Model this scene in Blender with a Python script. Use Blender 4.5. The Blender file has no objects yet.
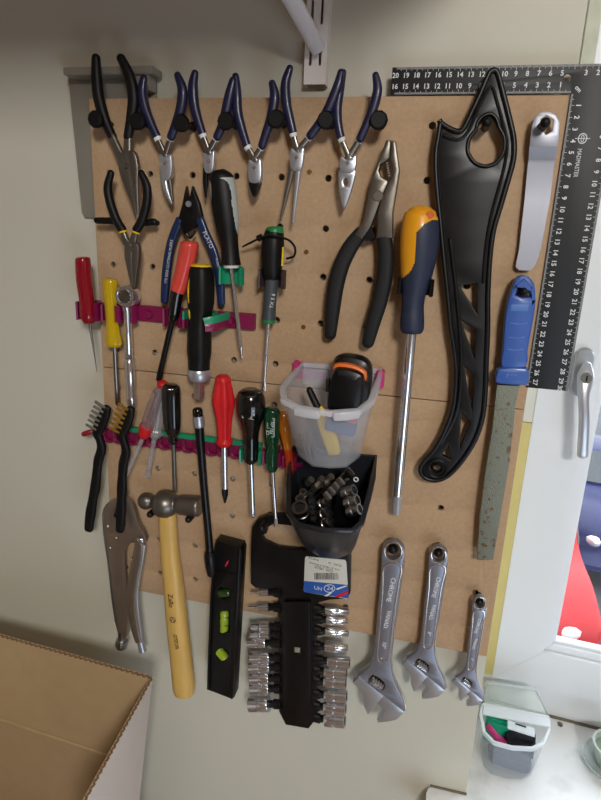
import bpy, bmesh, math, random
from mathutils import Vector, Matrix
random.seed(7)
SC = bpy.context.scene
COL = SC.collection
PI = math.pi

# ------------------------------------------------------------------ frame
# working units: centimetres, x right along the wall, y into the wall, z up,
# measured from the top right corner of the pegboard (1.74 m above the floor)
H0 = 1.74
CAM = Vector((-9.982919, -62.773425, -13.483147))
RX, RY, RZ = 0.273616, 0.222468, 0.044562
F = 582.4694


def _rot():
    cx, sx, cy, sy, cz, sz = math.cos(RX), math.sin(RX), math.cos(RY), math.sin(RY), math.cos(RZ), math.sin(RZ)
    a = Matrix(((cz, -sz, 0), (sz, cz, 0), (0, 0, 1)))
    b = Matrix(((1, 0, 0), (0, cx, -sx), (0, sx, cx)))
    c = Matrix(((cy, 0, sy), (0, 1, 0), (-sy, 0, cy)))
    d = Matrix(((1, 0, 0), (0, 0, -1), (0, 1, 0)))
    return a @ b @ c @ d


MR = _rot()
MT = MR.transposed()


def ray(x, y):
    return MT @ Vector(((x - 300.5) / F, (y - 400) / F, 1))


def P(x, y, d=0.0):
    """point seen at x, y of the survey photo, d cm in front of the board face"""
    r = ray(x, y)
    return CAM + r * ((-d - CAM.y) / r.y)


def PZ(x, y, z):
    r = ray(x, y)
    return CAM + r * ((z - CAM.z) / r.z)


def proj(v):
    q = MR @ (v - CAM)
    return 300.5 + F * q.x / q.z, 400 + F * q.y / q.z


def S(x, y, d):
    a = P(x, y, d)
    return 0.5 * ((P(x + 1, y, d) - a).length + (P(x, y + 1, d) - a).length)


def wd(v):
    return Vector((v[0] / 100, v[1] / 100, v[2] / 100 + H0))


# ------------------------------------------------------------------ materials
MATS = {}


def mat(name, col, rough=0.5, metal=0.0, bump=0.0, bscale=60.0, var=0.0, vscale=30.0, coat=0.0,
        alpha=1.0, trans=0.0, spec=0.5, emit=None, estr=0.0, stretch=None, sss=0.0):
    if name in MATS:
        return MATS[name]
    m = bpy.data.materials.new(name)
    m.use_nodes = True
    nt = m.node_tree
    b = nt.nodes['Principled BSDF']
    c = tuple(((x / 255) / 12.92 if x / 255 <= .04045 else ((x / 255 + .055) / 1.055) ** 2.4) for x in col) + (1,)
    b.inputs['Base Color'].default_value = c
    b.inputs['Roughness'].default_value = rough
    b.inputs['Metallic'].default_value = metal
    b.inputs['Coat Weight'].default_value = coat
    b.inputs['Coat Roughness'].default_value = 0.12
    b.inputs['Alpha'].default_value = alpha
    b.inputs['Transmission Weight'].default_value = trans
    b.inputs['Specular IOR Level'].default_value = spec
    if sss:
        b.inputs['Subsurface Weight'].default_value = sss
        b.inputs['Subsurface Scale'].default_value = 0.01
    if emit:
        b.inputs['Emission Color'].default_value = tuple(emit) + (1,)
        b.inputs['Emission Strength'].default_value = estr
    tc = nt.nodes.new('ShaderNodeTexCoord')
    mp = nt.nodes.new('ShaderNodeMapping')
    nt.links.new(tc.outputs['Object'], mp.inputs['Vector'])
    if stretch:
        mp.inputs['Scale'].default_value = stretch
    n = nt.nodes.new('ShaderNodeTexNoise')
    n.inputs['Scale'].default_value = vscale
    n.inputs['Detail'].default_value = 4
    nt.links.new(mp.outputs['Vector'], n.inputs['Vector'])
    if var:
        r = nt.nodes.new('ShaderNodeValToRGB')
        r.color_ramp.elements[0].position = 0.3
        r.color_ramp.elements[1].position = 0.7
        r.color_ramp.elements[0].color = tuple(x * (1 - var) for x in c[:3]) + (1,)
        r.color_ramp.elements[1].color = tuple(min(1, x * (1 + var)) for x in c[:3]) + (1,)
        nt.links.new(n.outputs['Fac'], r.inputs['Fac'])
        nt.links.new(r.outputs['Color'], b.inputs['Base Color'])
    if bump:
        n2 = nt.nodes.new('ShaderNodeTexNoise')
        n2.inputs['Scale'].default_value = bscale
        n2.inputs['Detail'].default_value = 3
        nt.links.new(mp.outputs['Vector'], n2.inputs['Vector'])
        bp = nt.nodes.new('ShaderNodeBump')
        bp.inputs['Strength'].default_value = bump
        bp.inputs['Distance'].default_value = 0.002
        nt.links.new(n2.outputs['Fac'], bp.inputs['Height'])
        nt.links.new(bp.outputs['Normal'], b.inputs['Normal'])
    MATS[name] = m
    return m


def patch_mat(name, col, col2, scale, lo, hi, **k):
    """base colour with shaped patches of a second colour (rust, dirt)"""
    m = mat(name, col, **k)
    nt = m.node_tree
    b = nt.nodes['Principled BSDF']
    lin = lambda cc: tuple(((x / 255) / 12.92 if x / 255 <= .04045 else ((x / 255 + .055) / 1.055) ** 2.4) for x in cc) + (1,)
    n = nt.nodes.new('ShaderNodeTexNoise')
    n.inputs['Scale'].default_value = scale
    n.inputs['Detail'].default_value = 5
    tc = nt.nodes.new('ShaderNodeTexCoord')
    nt.links.new(tc.outputs['Object'], n.inputs['Vector'])
    r = nt.nodes.new('ShaderNodeValToRGB')
    r.color_ramp.elements[0].position = lo
    r.color_ramp.elements[1].position = hi
    r.color_ramp.elements[0].color = lin(col)
    r.color_ramp.elements[1].color = lin(col2)
    nt.links.new(n.outputs['Fac'], r.inputs['Fac'])
    nt.links.new(r.outputs['Color'], b.inputs['Base Color'])
    return m


M_wall = mat('painted_wall', (206, 203, 188), .62, bump=.08, bscale=90, var=.02, vscale=4)
M_mdf = mat('mdf', (186, 154, 120), .75, bump=.12, bscale=420, var=.07, vscale=260)
M_mdfdark = mat('mdf_edge', (120, 84, 52), .8, var=.1, vscale=200)
M_batten = mat('batten_wood', (90, 66, 44), .8, var=.1)
M_white = mat('white_frame', (234, 238, 243), .35, coat=.2, var=.015, vscale=8)
M_frame2 = mat('strip_paint', (222, 222, 212), .5, var=.03, vscale=15)
M_yellowstrip = mat('yellow_foam', (214, 199, 130), .7, bump=.1, bscale=60, var=.04, vscale=20)
M_sill = patch_mat('sill_white', (247, 249, 251), (205, 208, 208), 14, .55, .75, rough=.35, coat=.1)
M_caulk = mat('gap_sealant', (120, 112, 96), .8)
M_blk = mat('black_rubber', (9, 9, 10), .5, spec=.35, bump=.03, bscale=200)
M_blkgloss = mat('black_gloss_plastic', (12, 13, 15), .13, coat=.6)
M_blkpl = mat('black_plastic', (10, 10, 12), .33, spec=.4, bump=.03, bscale=300)
M_blksatin = mat('black_satin', (13, 13, 15), .38, spec=.45, bump=.02, bscale=150)
M_grip = mat('dark_grey_dip', (26, 26, 27), .62, spec=.35, bump=.05, bscale=250)
M_navy = mat('navy_dip', (24, 25, 60), .42, coat=.15)
M_navy2 = mat('navy_grip', (22, 42, 84), .35, coat=.2)
M_navy3 = mat('navy_soft_grip', (34, 42, 66), .55)
M_cuff = mat('cuff_white', (226, 226, 222), .4)
M_steel = mat('steel', (150, 148, 146), .32, 1.0, bump=.03, bscale=120)
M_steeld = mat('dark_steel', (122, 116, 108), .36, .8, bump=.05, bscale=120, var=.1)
M_chrome = mat('chrome', (226, 226, 230), .16, .9)
M_satin = mat('satin_chrome', (198, 202, 212), .32, .75, bump=.02, bscale=250)
M_satind = mat('dull_nickel', (150, 153, 166), .38, .7, bump=.03, bscale=300)
M_galv = mat('galvanised', (156, 152, 142), .5, .45, var=.08, vscale=15)
M_spat = mat('brushed_steel', (158, 160, 170), .42, .5, stretch=(1, 1, .1), var=.04, vscale=60)
M_hole = mat('recess_dark', (12, 11, 10), .8)
M_green = mat('green_plastic', (30, 148, 106), .4, coat=.1)
M_greend = mat('dark_green_clear', (12, 62, 38), .12, coat=.6)
M_greenc = mat('green_cap', (26, 130, 66), .4)
M_mag = mat('magenta_plastic', (132, 22, 74), .38, coat=.1)
M_magb = mat('bright_magenta_plastic', (200, 50, 128), .4)
M_red = mat('red_plastic', (206, 36, 40), .4, coat=.08, spec=.25)
M_redo = mat('coral_plastic', (216, 72, 62), .32, coat=.2, var=.04, vscale=80)
M_redc = mat('clear_red', (150, 14, 36), .12, coat=.6, trans=.15)
M_yelc = mat('clear_yellow', (226, 190, 24), .1, coat=.6, trans=.3)
M_yel = mat('yellow_plastic', (232, 196, 30), .4)
M_ylw_or = mat('amber_yellow_plastic', (240, 164, 24), .35, coat=.2)
M_orange = mat('orange_plastic', (236, 118, 40), .4)
M_orhole = mat('orange_hole', (206, 96, 20), .5)
M_amber = mat('clear_amber', (206, 120, 22), .12, coat=.5, trans=.25)
M_ambred = mat('clear_orange_red', (190, 62, 24), .14, coat=.5, trans=.2)
M_clear = mat('clear_mauve_plastic', (158, 132, 136), .08, coat=.5, alpha=.42)
M_clearg = mat('clear_grey_plastic', (182, 178, 180), .08, coat=.5, alpha=.45)
M_lgrey = mat('light_grey_plastic', (176, 184, 180), .45)
M_dgrey = mat('slate_grey_plastic', (62, 68, 72), .5)
M_brownclip = mat('brown_plastic', (62, 46, 42), .5)
M_bin = mat('frosted_bin', (226, 230, 240), .3, alpha=.2)
M_binrim = mat('frosted_rim', (226, 228, 234), .3, alpha=.5)
M_box = mat('clear_box', (206, 218, 228), .22, alpha=.2)
M_boxrim = mat('clear_box_rim', (232, 240, 246), .25, alpha=.75)
M_lid = mat('clear_lid', (220, 234, 232), .22, alpha=.3)
M_wood = mat('hammer_wood', (216, 176, 98), .42, coat=.15, stretch=(1, 1, .12), var=.12, vscale=110)
M_burn = mat('burnt_print', (74, 48, 22), .7)
M_white_print = mat('white_print', (222, 224, 224), .5)
M_emboss = mat('bright_emboss', (240, 240, 242), .4)
M_blue = mat('blue_plastic', (62, 100, 180), .38, coat=.15)
M_bluel = mat('blue_light_line', (110, 150, 216), .4)
M_rasp = patch_mat('rusty_rasp', (132, 136, 122), (118, 92, 70), 150, .6, .68, rough=.5, metal=.45, bump=.5, bscale=700)
M_brass = mat('brass_wire', (208, 166, 74), .35, .8)
M_wire = mat('steel_wire', (170, 170, 162), .4, .8)
M_card = mat('cardboard', (192, 164, 126), .85, bump=.04, bscale=90, var=.04, vscale=40)
M_cardedge = mat('cardboard_fluting', (128, 100, 68), .9, var=.2, vscale=300)
M_cardwhite = mat('cardboard_white_face', (218, 206, 200), .55, var=.02)
M_tape = mat('packing_tape', (206, 190, 160), .15, coat=.3, alpha=.35)
M_level = mat('level_black', (10, 10, 11), .38, spec=.35, bump=.04, bscale=200)
M_vial = mat('vial_lime', (150, 176, 44), .12, coat=.6)
M_viald = mat('vial_dark_green', (40, 66, 22), .1, coat=.6)
M_label = mat('paper_label', (208, 206, 196), .6, var=.02)
M_labelb = mat('label_blue', (36, 86, 168), .45)
M_print = mat('label_print', (50, 50, 54), .6)
M_glass = mat('window_glass', (235, 240, 245), .02, alpha=.03, spec=.25)
M_glassdish = mat('dish_glass', (214, 226, 224), .1, alpha=.6, coat=.5)
M_ruler = mat('black_anodised', (17, 18, 19), .5, .0, bump=.02, bscale=300)
M_bracket = mat('bracket_enamel', (232, 232, 242), .35)
M_rail = mat('slotted_rail_enamel', (238, 232, 228), .4)
M_copper = mat('brass_screw', (150, 116, 60), .4, .9)

# ------------------------------------------------------------------ objects
BASE = {}


def _link(o, name, parent, base):
    COL.objects.link(o)
    if parent:
        o.parent = parent
        BASE[o] = BASE[parent]
    else:
        o.location = wd(base)
        BASE[o] = base


def mesh(name, vf, material, parent=None, base=None, flat=False, angle=40):
    verts, faces = vf
    if parent:
        b = BASE[parent]
    else:
        b = base or sum((Vector(v) for v in verts), Vector()) / len(verts)
    me = bpy.data.meshes.new(name)
    me.from_pydata([((v[0] - b[0]) / 100, (v[1] - b[1]) / 100, (v[2] - b[2]) / 100) for v in verts], [], faces)
    bm = bmesh.new()
    bm.from_mesh(me)
    bmesh.ops.remove_doubles(bm, verts=bm.verts, dist=1e-6)
    bmesh.ops.recalc_face_normals(bm, faces=bm.faces)
    bm.to_mesh(me)
    bm.free()
    if not flat:
        me.shade_smooth()
        me.set_sharp_from_angle(angle=math.radians(angle))
    me.materials.append(material)
    o = bpy.data.objects.new(name, me)
    _link(o, name, parent, b)
    return o


def tag(o, label=None, cat=None, group=None, kind=None):
    if label:
        o['label'] = label
    if cat:
        o['category'] = cat
    if group:
        o['group'] = group
    if kind:
        o['kind'] = kind
    return o


def thing(name, label, cat, base, group=None):
    o = bpy.data.objects.new(name, None)
    o.empty_display_size = .01
    _link(o, name, None, Vector(base))
    return tag(o, label, cat, group)


def struct(name, vf, m, parent=None, flat=True):
    o = mesh(name, vf, m, parent, flat=flat)
    if not parent:
        o['kind'] = 'structure'
    return o


def add(*vfs):
    V, Fc = [], []
    for v, f in vfs:
        k = len(V)
        V += [Vector(x) for x in v]
        Fc += [tuple(i + k for i in q) for q in f]
    return V, Fc


def cr(pts, n, closed=False):
    """Catmull-Rom through tuples"""
    if n <= 1 or len(pts) < 3:
        return [tuple(p) for p in pts]
    out = []
    N = len(pts)
    rng = N if closed else N - 1
    for i in range(rng):
        g = (lambda k: pts[k % N]) if closed else (lambda k: pts[max(0, min(N - 1, k))])
        a, b, c, d = g(i - 1), g(i), g(i + 1), g(i + 2)
        for s in range(n):
            t = s / n
            out.append(tuple(.5 * (2 * b[k] + (c[k] - a[k]) * t + (2 * a[k] - 5 * b[k] + 4 * c[k] - d[k]) * t * t + (3 * b[k] - a[k] - 3 * c[k] + d[k]) * t ** 3) for k in range(len(b))))
    if not closed:
        out.append(tuple(pts[-1]))
    return out


def sweep(pts, smooth=5, seg=18, cap='round', lobes=0, amp=0.0, closed=False, power=2.0, up=None, lrange=None):
    """pts: (x, y, z, r_side, r_depth) in cm"""
    if smooth > 1:
        pts = cr(pts, smooth, closed)
    n = len(pts)
    C = [Vector(p[:3]) for p in pts]
    R = [(max(.001, p[3]), max(.001, p[4])) for p in pts]
    V, Fc = [], []
    T = []
    for i in range(n):
        if closed:
            t = C[(i + 1) % n] - C[i - 1]
        else:
            t = C[min(n - 1, i + 1)] - C[max(0, i - 1)]
        if t.length < 1e-9 and not T:
            for q in range(1, n):
                if (C[q] - C[0]).length > 1e-6:
                    t = C[q] - C[0]
                    break
        t = t.normalized() if t.length > 1e-9 else (T[-1].copy() if T else Vector((0, 0, 1)))
        if T and not closed and t.dot(T[-1]) < 0:
            t = -t                      # the profile doubles back (a recess): keep the ring orientation
        T.append(t)
    up = Vector(up) if up else Vector((0, -1, 0))
    rings = []
    if cap == 'round' and not closed:
        seq = []
        for k, s in ((0, -1), (n - 1, 1)):
            r = min(R[k])
            add_ = []
            for a in (30, 60, 80):
                add_.append((C[k] + T[k] * (s * r * math.sin(math.radians(a))), R[k][0] * math.cos(math.radians(a)), R[k][1] * math.cos(math.radians(a)), T[k]))
            seq.append(add_)
        rings = list(reversed(seq[0])) + [(C[i], R[i][0], R[i][1], T[i]) for i in range(n)] + seq[1]
    else:
        rings = [(C[i], R[i][0], R[i][1], T[i]) for i in range(n)]
    L = len(rings)
    for q, (c, ra, rb, t) in enumerate(rings):
        s = t.cross(up)
        if s.length < .05:
            s = t.cross(Vector((0, 0, 1)))
            if s.length < .05:
                s = t.cross(Vector((1, 0, 0)))
        s.normalize()
        u = s.cross(t).normalized()
        if u.dot(up) < 0:
            u, s = -u, -s
        f = q / max(1, L - 1)
        am = amp if (lrange is None or lrange[0] <= f <= lrange[1]) else 0
        for k in range(seg):
            a = 2 * PI * k / seg
            ca, sa = math.cos(a), math.sin(a)
            m = 1 - am * (0.5 - 0.5 * math.cos(lobes * a)) if lobes else 1
            if power != 2:
                e = 2 / power
                ca = math.copysign(abs(ca) ** e, ca)
                sa = math.copysign(abs(sa) ** e, sa)
            V.append(c + s * (ra * ca * m) + u * (rb * sa * m))
    for q in range(L if closed else L - 1):
        for k in range(seg):
            a = q * seg + k
            b = q * seg + (k + 1) % seg
            c = ((q + 1) % L) * seg + (k + 1) % seg
            d = ((q + 1) % L) * seg + k
            Fc.append((a, b, c, d))
    if not closed:
        Fc.append(tuple(range(seg - 1, -1, -1)))
        Fc.append(tuple(range((L - 1) * seg, L * seg)))
    return V, Fc


def px(pts):
    """(x, y, d, r[, rdepth]) with radii in photo pixels -> cm tuples for sweep"""
    out = []
    for p in pts:
        w = P(p[0], p[1], p[2])
        s = S(p[0], p[1], p[2])
        r = p[3] * s
        out.append((w.x, w.y, w.z, r, (p[4] if len(p) > 4 else p[3]) * s))
    return out


def split(vf, fn):
    V, Fc = vf
    A, B = [], []
    for f in Fc:
        c = sum((Vector(V[i]) for i in f), Vector()) / len(f)
        (A if fn(*proj(c), c) else B).append(f)
    res = []
    for L in (A, B):
        used = sorted({i for f in L for i in f})
        mp = {i: k for k, i in enumerate(used)}
        res.append(([V[i] for i in used], [tuple(mp[i] for i in f) for f in L]))
    return res


def plate_xz(loops, d0, d1, bevel=0.05):
    """loops of (X, Z) cm, first is the outline, others are holes; solid between depth d0 and d1"""
    cu = bpy.data.curves.new('c', 'CURVE')
    cu.dimensions = '2D'
    cu.fill_mode = 'BOTH'
    th = d1 - d0
    bevel = min(bevel, th * .45)
    cu.extrude = max(0, th / 2 - bevel)
    cu.bevel_depth = bevel
    cu.bevel_resolution = 1
    cu.offset = -bevel
    for lp in loops:
        sp = cu.splines.new('POLY')
        sp.points.add(len(lp) - 1)
        for i, (a, b) in enumerate(lp):
            sp.points[i].co = (a, b, 0, 1)
        sp.use_cyclic_u = True
    o = bpy.data.objects.new('c', cu)
    COL.objects.link(o)
    dg = bpy.context.evaluated_depsgraph_get()
    me = bpy.data.meshes.new_from_object(o.evaluated_get(dg))
    mid = (d0 + d1) / 2
    V = [Vector((v.co.x, -mid - v.co.z, v.co.y)) for v in me.vertices]
    Fc = [tuple(p.vertices) for p in me.polygons]
    bpy.data.objects.remove(o)
    bpy.data.curves.remove(cu)
    bpy.data.meshes.remove(me)
    return V, Fc


def plate(outline, d0, d1, holes=(), bevel=0.05, sm=1):
    loops = []
    for lp in [outline] + list(holes):
        q = cr(lp, sm, True)
        loops.append([(P(a, b, d1).x, P(a, b, d1).z) for a, b in q])
    return plate_xz(loops, d0, d1, bevel)


def ell(cx, cy, rx, ry=None, n=20, a0=0):
    ry = ry or rx
    return [(cx + rx * math.cos(a0 + 2 * PI * k / n), cy + ry * math.sin(a0 + 2 * PI * k / n)) for k in range(n)]


def box(x0, x1, y0, y1, z0, z1):
    V = [Vector((x, y, z)) for x in (x0, x1) for y in (y0, y1) for z in (z0, z1)]
    return V, [(0, 1, 3, 2), (4, 6, 7, 5), (0, 4, 5, 1), (2, 3, 7, 6), (0, 2, 6, 4), (1, 5, 7, 3)]


def bev(vf, w, seg=2):
    bm = bmesh.new()
    vs = [bm.verts.new(v) for v in vf[0]]
    for f in vf[1]:
        bm.faces.new([vs[i] for i in f])
    bmesh.ops.bevel(bm, geom=list(bm.edges), offset=w, segments=seg, affect='EDGES', clamp_overlap=True)
    bm.verts.index_update()
    r = ([v.co.copy() for v in bm.verts], [tuple(v.index for v in f.verts) for f in bm.faces])
    bm.free()
    return r


def obox(c, ax, ay, az):
    """box at centre c with half axis vectors"""
    c, ax, ay, az = Vector(c), Vector(ax), Vector(ay), Vector(az)
    V = [c + ax * i + ay * j + az * k for i in (-1, 1) for j in (-1, 1) for k in (-1, 1)]
    return V, [(0, 1, 3, 2), (4, 6, 7, 5), (0, 4, 5, 1), (2, 3, 7, 6), (0, 2, 6, 4), (1, 5, 7, 3)]


def loft(loops, cap0=True, cap1=False, thick=0.0):
    n = len(loops[0])
    V = [Vector(p) for lp in loops for p in lp]
    Fc = []
    for q in range(len(loops) - 1):
        for k in range(n):
            Fc.append((q * n + k, q * n + (k + 1) % n, (q + 1) * n + (k + 1) % n, (q + 1) * n + k))
    if cap0:
        Fc.append(tuple(range(n - 1, -1, -1)))
    if cap1:
        Fc.append(tuple(range((len(loops) - 1) * n, len(loops) * n)))
    if thick:
        bm = bmesh.new()
        vs = [bm.verts.new(v) for v in V]
        for f in Fc:
            bm.faces.new([vs[i] for i in f])
        bmesh.ops.recalc_face_normals(bm, faces=bm.faces)
        bmesh.ops.solidify(bm, geom=list(bm.faces), thickness=thick)
        bm.verts.index_update()
        V = [v.co.copy() for v in bm.verts]
        Fc = [tuple(v.index for v in f.verts) for f in bm.faces]
        bm.free()
    return V, Fc


def cyl(a, b, r, r2=None, seg=16, cap='flat', smooth=1):
    a, b = Vector(a), Vector(b)
    return sweep([(a.x, a.y, a.z, r, r), (b.x, b.y, b.z, r2 if r2 is not None else r, r2 if r2 is not None else r)], 1, seg, cap)


def text_vf(s, size, c, ang=0.0, th=0.02, bold=0.0, sx=1.0):
    """printed lettering, flat on a surface facing the room; c in cm (centre), ang in degrees"""
    cu = bpy.data.curves.new('t', 'FONT')
    cu.body = s
    cu.size = size
    cu.align_x = 'CENTER'
    cu.align_y = 'CENTER'
    cu.extrude = th / 2
    cu.offset = bold
    cu.resolution_u = 2
    cu.space_line = .85
    o = bpy.data.objects.new('t', cu)
    COL.objects.link(o)
    dg = bpy.context.evaluated_depsgraph_get()
    me = bpy.data.meshes.new_from_object(o.evaluated_get(dg))
    a = math.radians(ang)
    V = []
    for v in me.vertices:
        x, y = v.co.x * sx, v.co.y
        V.append(Vector((c[0] + x * math.cos(a) - y * math.sin(a), c[1] - v.co.z, c[2] + x * math.sin(a) + y * math.cos(a))))
    Fc = [tuple(p.vertices) for p in me.polygons]
    bpy.data.objects.remove(o)
    bpy.data.curves.remove(cu)
    bpy.data.meshes.remove(me)
    return V, Fc


def text(s, size, c, m, parent, ang=0.0, name='lettering', **k):
    return mesh(name, text_vf(s, size, c, ang, **k), m, parent, flat=True)

# ================================================================== SETTING
WY = 1.8           # wall surface behind the board
ZS = -83.9         # sill top
ZF = -174.0        # floor
ZC = 86.0
CX = .3           # wall corner at the window recess


def wall_boxes():
    # straight faces facing the room; 30 cm thick
    return add(box(-230, CX, WY, 32, ZF, ZC))


struct('wall_back', wall_boxes(), M_wall)
struct('wall_under_window', box(CX, 110, WY, 32, ZF, ZS - 3), M_wall)
struct('wall_over_window', box(CX, 110, WY, 32, 46, ZC), M_wall)
struct('wall_right_of_window', box(110, 170, WY, 32, ZF, ZC), M_wall)
struct('wall_left', box(-245, -230, -260, 32, ZF, ZC), M_wall)
struct('wall_front', box(-245, 185, -275, -260, ZF, ZC), mat('far_wall_paint', (178, 150, 126), .8))
struct('wall_right', box(170, 185, -260, 32, ZF, ZC), MATS['far_wall_paint'])
struct('floor', box(-245, 170, -260, 32, ZF - 10, ZF), mat('floor_wood', (150, 120, 92), .5, var=.15, vscale=6, stretch=(.2, 3, 1)))
struct('ceiling', box(-245, 170, -260, 32, ZC, ZC + 10), mat('ceiling_white', (225, 222, 214), .8))

# sill slab with the ear that laps the wall on the left
sv = plate_xz([[(-4.2, 0), (-4.7, -1), (-4.7, -14)] + [(CX + .0, -14)] + [(112, -14), (112, 2), (CX, 2)]], 0, 1)
sill_out = [(-4.0, 1.75), (CX, 1.75), (CX, 26), (110, 26), (110, -6), (-3.4, -6), (-4.3, -5.6), (-4.8, -4.6), (-4.8, .6), (-4.5, 1.4)]
V = [Vector((a, b, ZS)) for a, b in sill_out] + [Vector((a, b, ZS - 3)) for a, b in sill_out]
n = len(sill_out)
sf = [tuple(range(n)), tuple(range(2 * n - 1, n - 1, -1))] + [(k, n + k, n + (k + 1) % n, (k + 1) % n) for k in range(n)]
struct('trim_1', (V, sf), M_sill)                      # the window sill
struct('trim_2', add(box(-4.3, CX + .1, 1.6, 1.85, ZS, ZS + .25)), M_caulk)   # dark joint under the wall

# window: slightly skewed to the wall, front of the sash 19 cm inside the wall line
WA = math.radians(-4.5)
WO = Vector((4.3, 19.0, 0))
U = Vector((math.cos(WA), math.sin(WA), 0))
N = Vector((math.sin(WA), -math.cos(WA), 0))      # towards the room


def ws(s, o, z):
    return WO + U * s + N * o + Vector((0, 0, z))


def wbox(s0, s1, o0, o1, z0, z1):
    V = [ws(s, o, z) for s in (s0, s1) for o in (o0, o1) for z in (z0, z1)]
    return V, [(0, 1, 3, 2), (4, 6, 7, 5), (0, 4, 5, 1), (2, 3, 7, 6), (0, 2, 6, 4), (1, 5, 7, 3)]


def mitred(s0, s1, z0, z1, w, o0, o1):
    out = []
    o_ = [(s0, z0), (s1, z0), (s1, z1), (s0, z1)]
    i_ = [(s0 + w, z0 + w), (s1 - w, z0 + w), (s1 - w, z1 - w), (s0 + w, z1 - w)]
    vfs = []
    for k in range(4):
        a, b, c, d = o_[k], o_[(k + 1) % 4], i_[(k + 1) % 4], i_[k]
        V = [ws(p[0], o0, p[1]) for p in (a, b, c, d)] + [ws(p[0], o1, p[1]) for p in (a, b, c, d)]
        vfs.append(bev((V, [(0, 1, 2, 3), (7, 6, 5, 4), (0, 4, 5, 1), (1, 5, 6, 2), (2, 6, 7, 3), (3, 7, 4, 0)]), .07))
    return add(*vfs)


SW, S_TOP, S_BOT = 74.0, 44.0, -78.7
win = thing('window_1', None, None, ws(0, 0, S_BOT))
win['kind'] = 'structure'
mesh('window_frame', add(wbox(-3.0, SW + 3, -5.0, -.9, ZS, S_BOT + .5), wbox(-3.0, .5, -5.0, -1.2, S_BOT, S_TOP + 2), wbox(SW - .5, SW + 3, -5, -.9, S_BOT, S_TOP + 2), wbox(-3, SW + 3, -5, -.9, S_TOP - .5, S_TOP + 2)), M_white, win, flat=True)
sash = mesh('sash', mitred(0, SW, S_BOT, S_TOP, 6.6, -3.2, 0), M_white, win, flat=True)
mesh('glazing_bead', add(mitred(6.6, SW - 6.6, S_BOT + 6.6, S_TOP - 6.6, 1.1, -2.6, -.7), mitred(7.7, SW - 7.7, S_BOT + 7.7, S_TOP - 7.7, .5, -2.6, -1.2)), M_white, sash, flat=True)
mesh('glass_pane', wbox(7.9, SW - 7.9, -2.2, -1.9, S_BOT + 7.9, S_TOP - 7.9), M_glass, sash, flat=True)
mesh('sill_joint', wbox(-3, SW + 3, -.95, -.6, ZS, ZS + .35), M_caulk, win, flat=True)

# strips between the recess side and the frame
struct('trim_3', wbox(-4.0, 0.02, -1.3, -.15, -78.4, -36.9), M_yellowstrip)
struct('trim_4', wbox(-3.95, 0.02, -1.3, -.25, -36.8, 46), M_frame2)
struct('trim_5', wbox(-1.0, 0.5, -.2, .35, 6.2, 44), mat('sealing_strip', (196, 198, 180), .6, var=.1, vscale=40))
struct('trim_6', wbox(-3.2, 0.02, -1.3, -.4, ZS, -78.5), M_frame2)

# window handle
hb = ws(0, 0, 0)


def wpix(x, y, o=0.0):
    r = ray(x, y)
    q = WO + N * o
    t = (q - CAM).dot(N) / r.dot(N)
    return CAM + r * t


def wsz(p):
    return (p - WO).dot(U), p.z


hp = wsz(wpix(583, 375, 1.0))
hs, hz = hp
hd = thing('window_handle', 'silver lever handle with round lock button on white window sash', 'window handle', ws(hs, 0, hz))


def rrect(cx, cz, w, h, r, n=6):
    out = []
    for (sx, sz, a0) in ((1, 1, 0), (-1, 1, 90), (-1, -1, 180), (1, -1, 270)):
        for k in range(n + 1):
            a = math.radians(a0 + 90 * k / n)
            out.append((cx + sx * (w - r) + r * math.cos(a), cz + sz * (h - r) + r * math.sin(a)))
    return out


bl = [(hs, hz)]
lp = rrect(hs - .1, hz + .3, 1.15, 3.2, 1.1)
mesh('base_plate', loft([[ws(a, -.0, b) for a, b in lp], [ws(a, .7, b) for a, b in lp], [ws(hs + (a - hs) * .86, .95, hz + (b - hz) * .93) for a, b in lp]], True, True), mat('handle_pewter', (176, 180, 186), .35, .6), hd)
mesh('neck', cyl(ws(hs, .9, hz), ws(hs, 3.0, hz), .75, .7, 20), M_satin, hd)
e1 = wsz(wpix(582, 458, 4.2))
lev = [tuple(ws(hs, 2.6, hz + 1.6)) + (.55, .5), tuple(ws(hs, 3.3, hz + .2)) + (.98, .6), tuple(ws(hs + .05, 3.9, hz - 2)) + (.72, .55), tuple(ws((hs + e1[0]) / 2, 4.2, (hz + e1[1]) / 2)) + (.66, .5), tuple(ws(e1[0], 4.2, e1[1] + .4)) + (.68, .45)]
mesh('lever', sweep(lev, 6, 20, 'round', power=2.6), M_satin, hd)
bt = mesh('lock_button', cyl(ws(hs, 3.4, hz + .2), ws(hs, 4.15, hz + .2), .72, .64, 20), mat('lock_grey', (120, 118, 112), .4, .6), hd)
mesh('keyway', obox(ws(hs, 4.17, hz + .2), U * .1, N * .03, Vector((0, 0, .35))), M_hole, bt, flat=True)

# outdoors: ground, two parked cars
struct('ground', box(-3000, 6000, 60, 9000, -492, -480), mat('asphalt', (70, 72, 78), .8, var=.15, vscale=3))


def rotz(v, a, c):
    x, y = v[0], v[1]
    return Vector((c[0] + x * math.cos(a) - y * math.sin(a), c[1] + x * math.sin(a) + y * math.cos(a), c[2] + v[2]))


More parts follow.
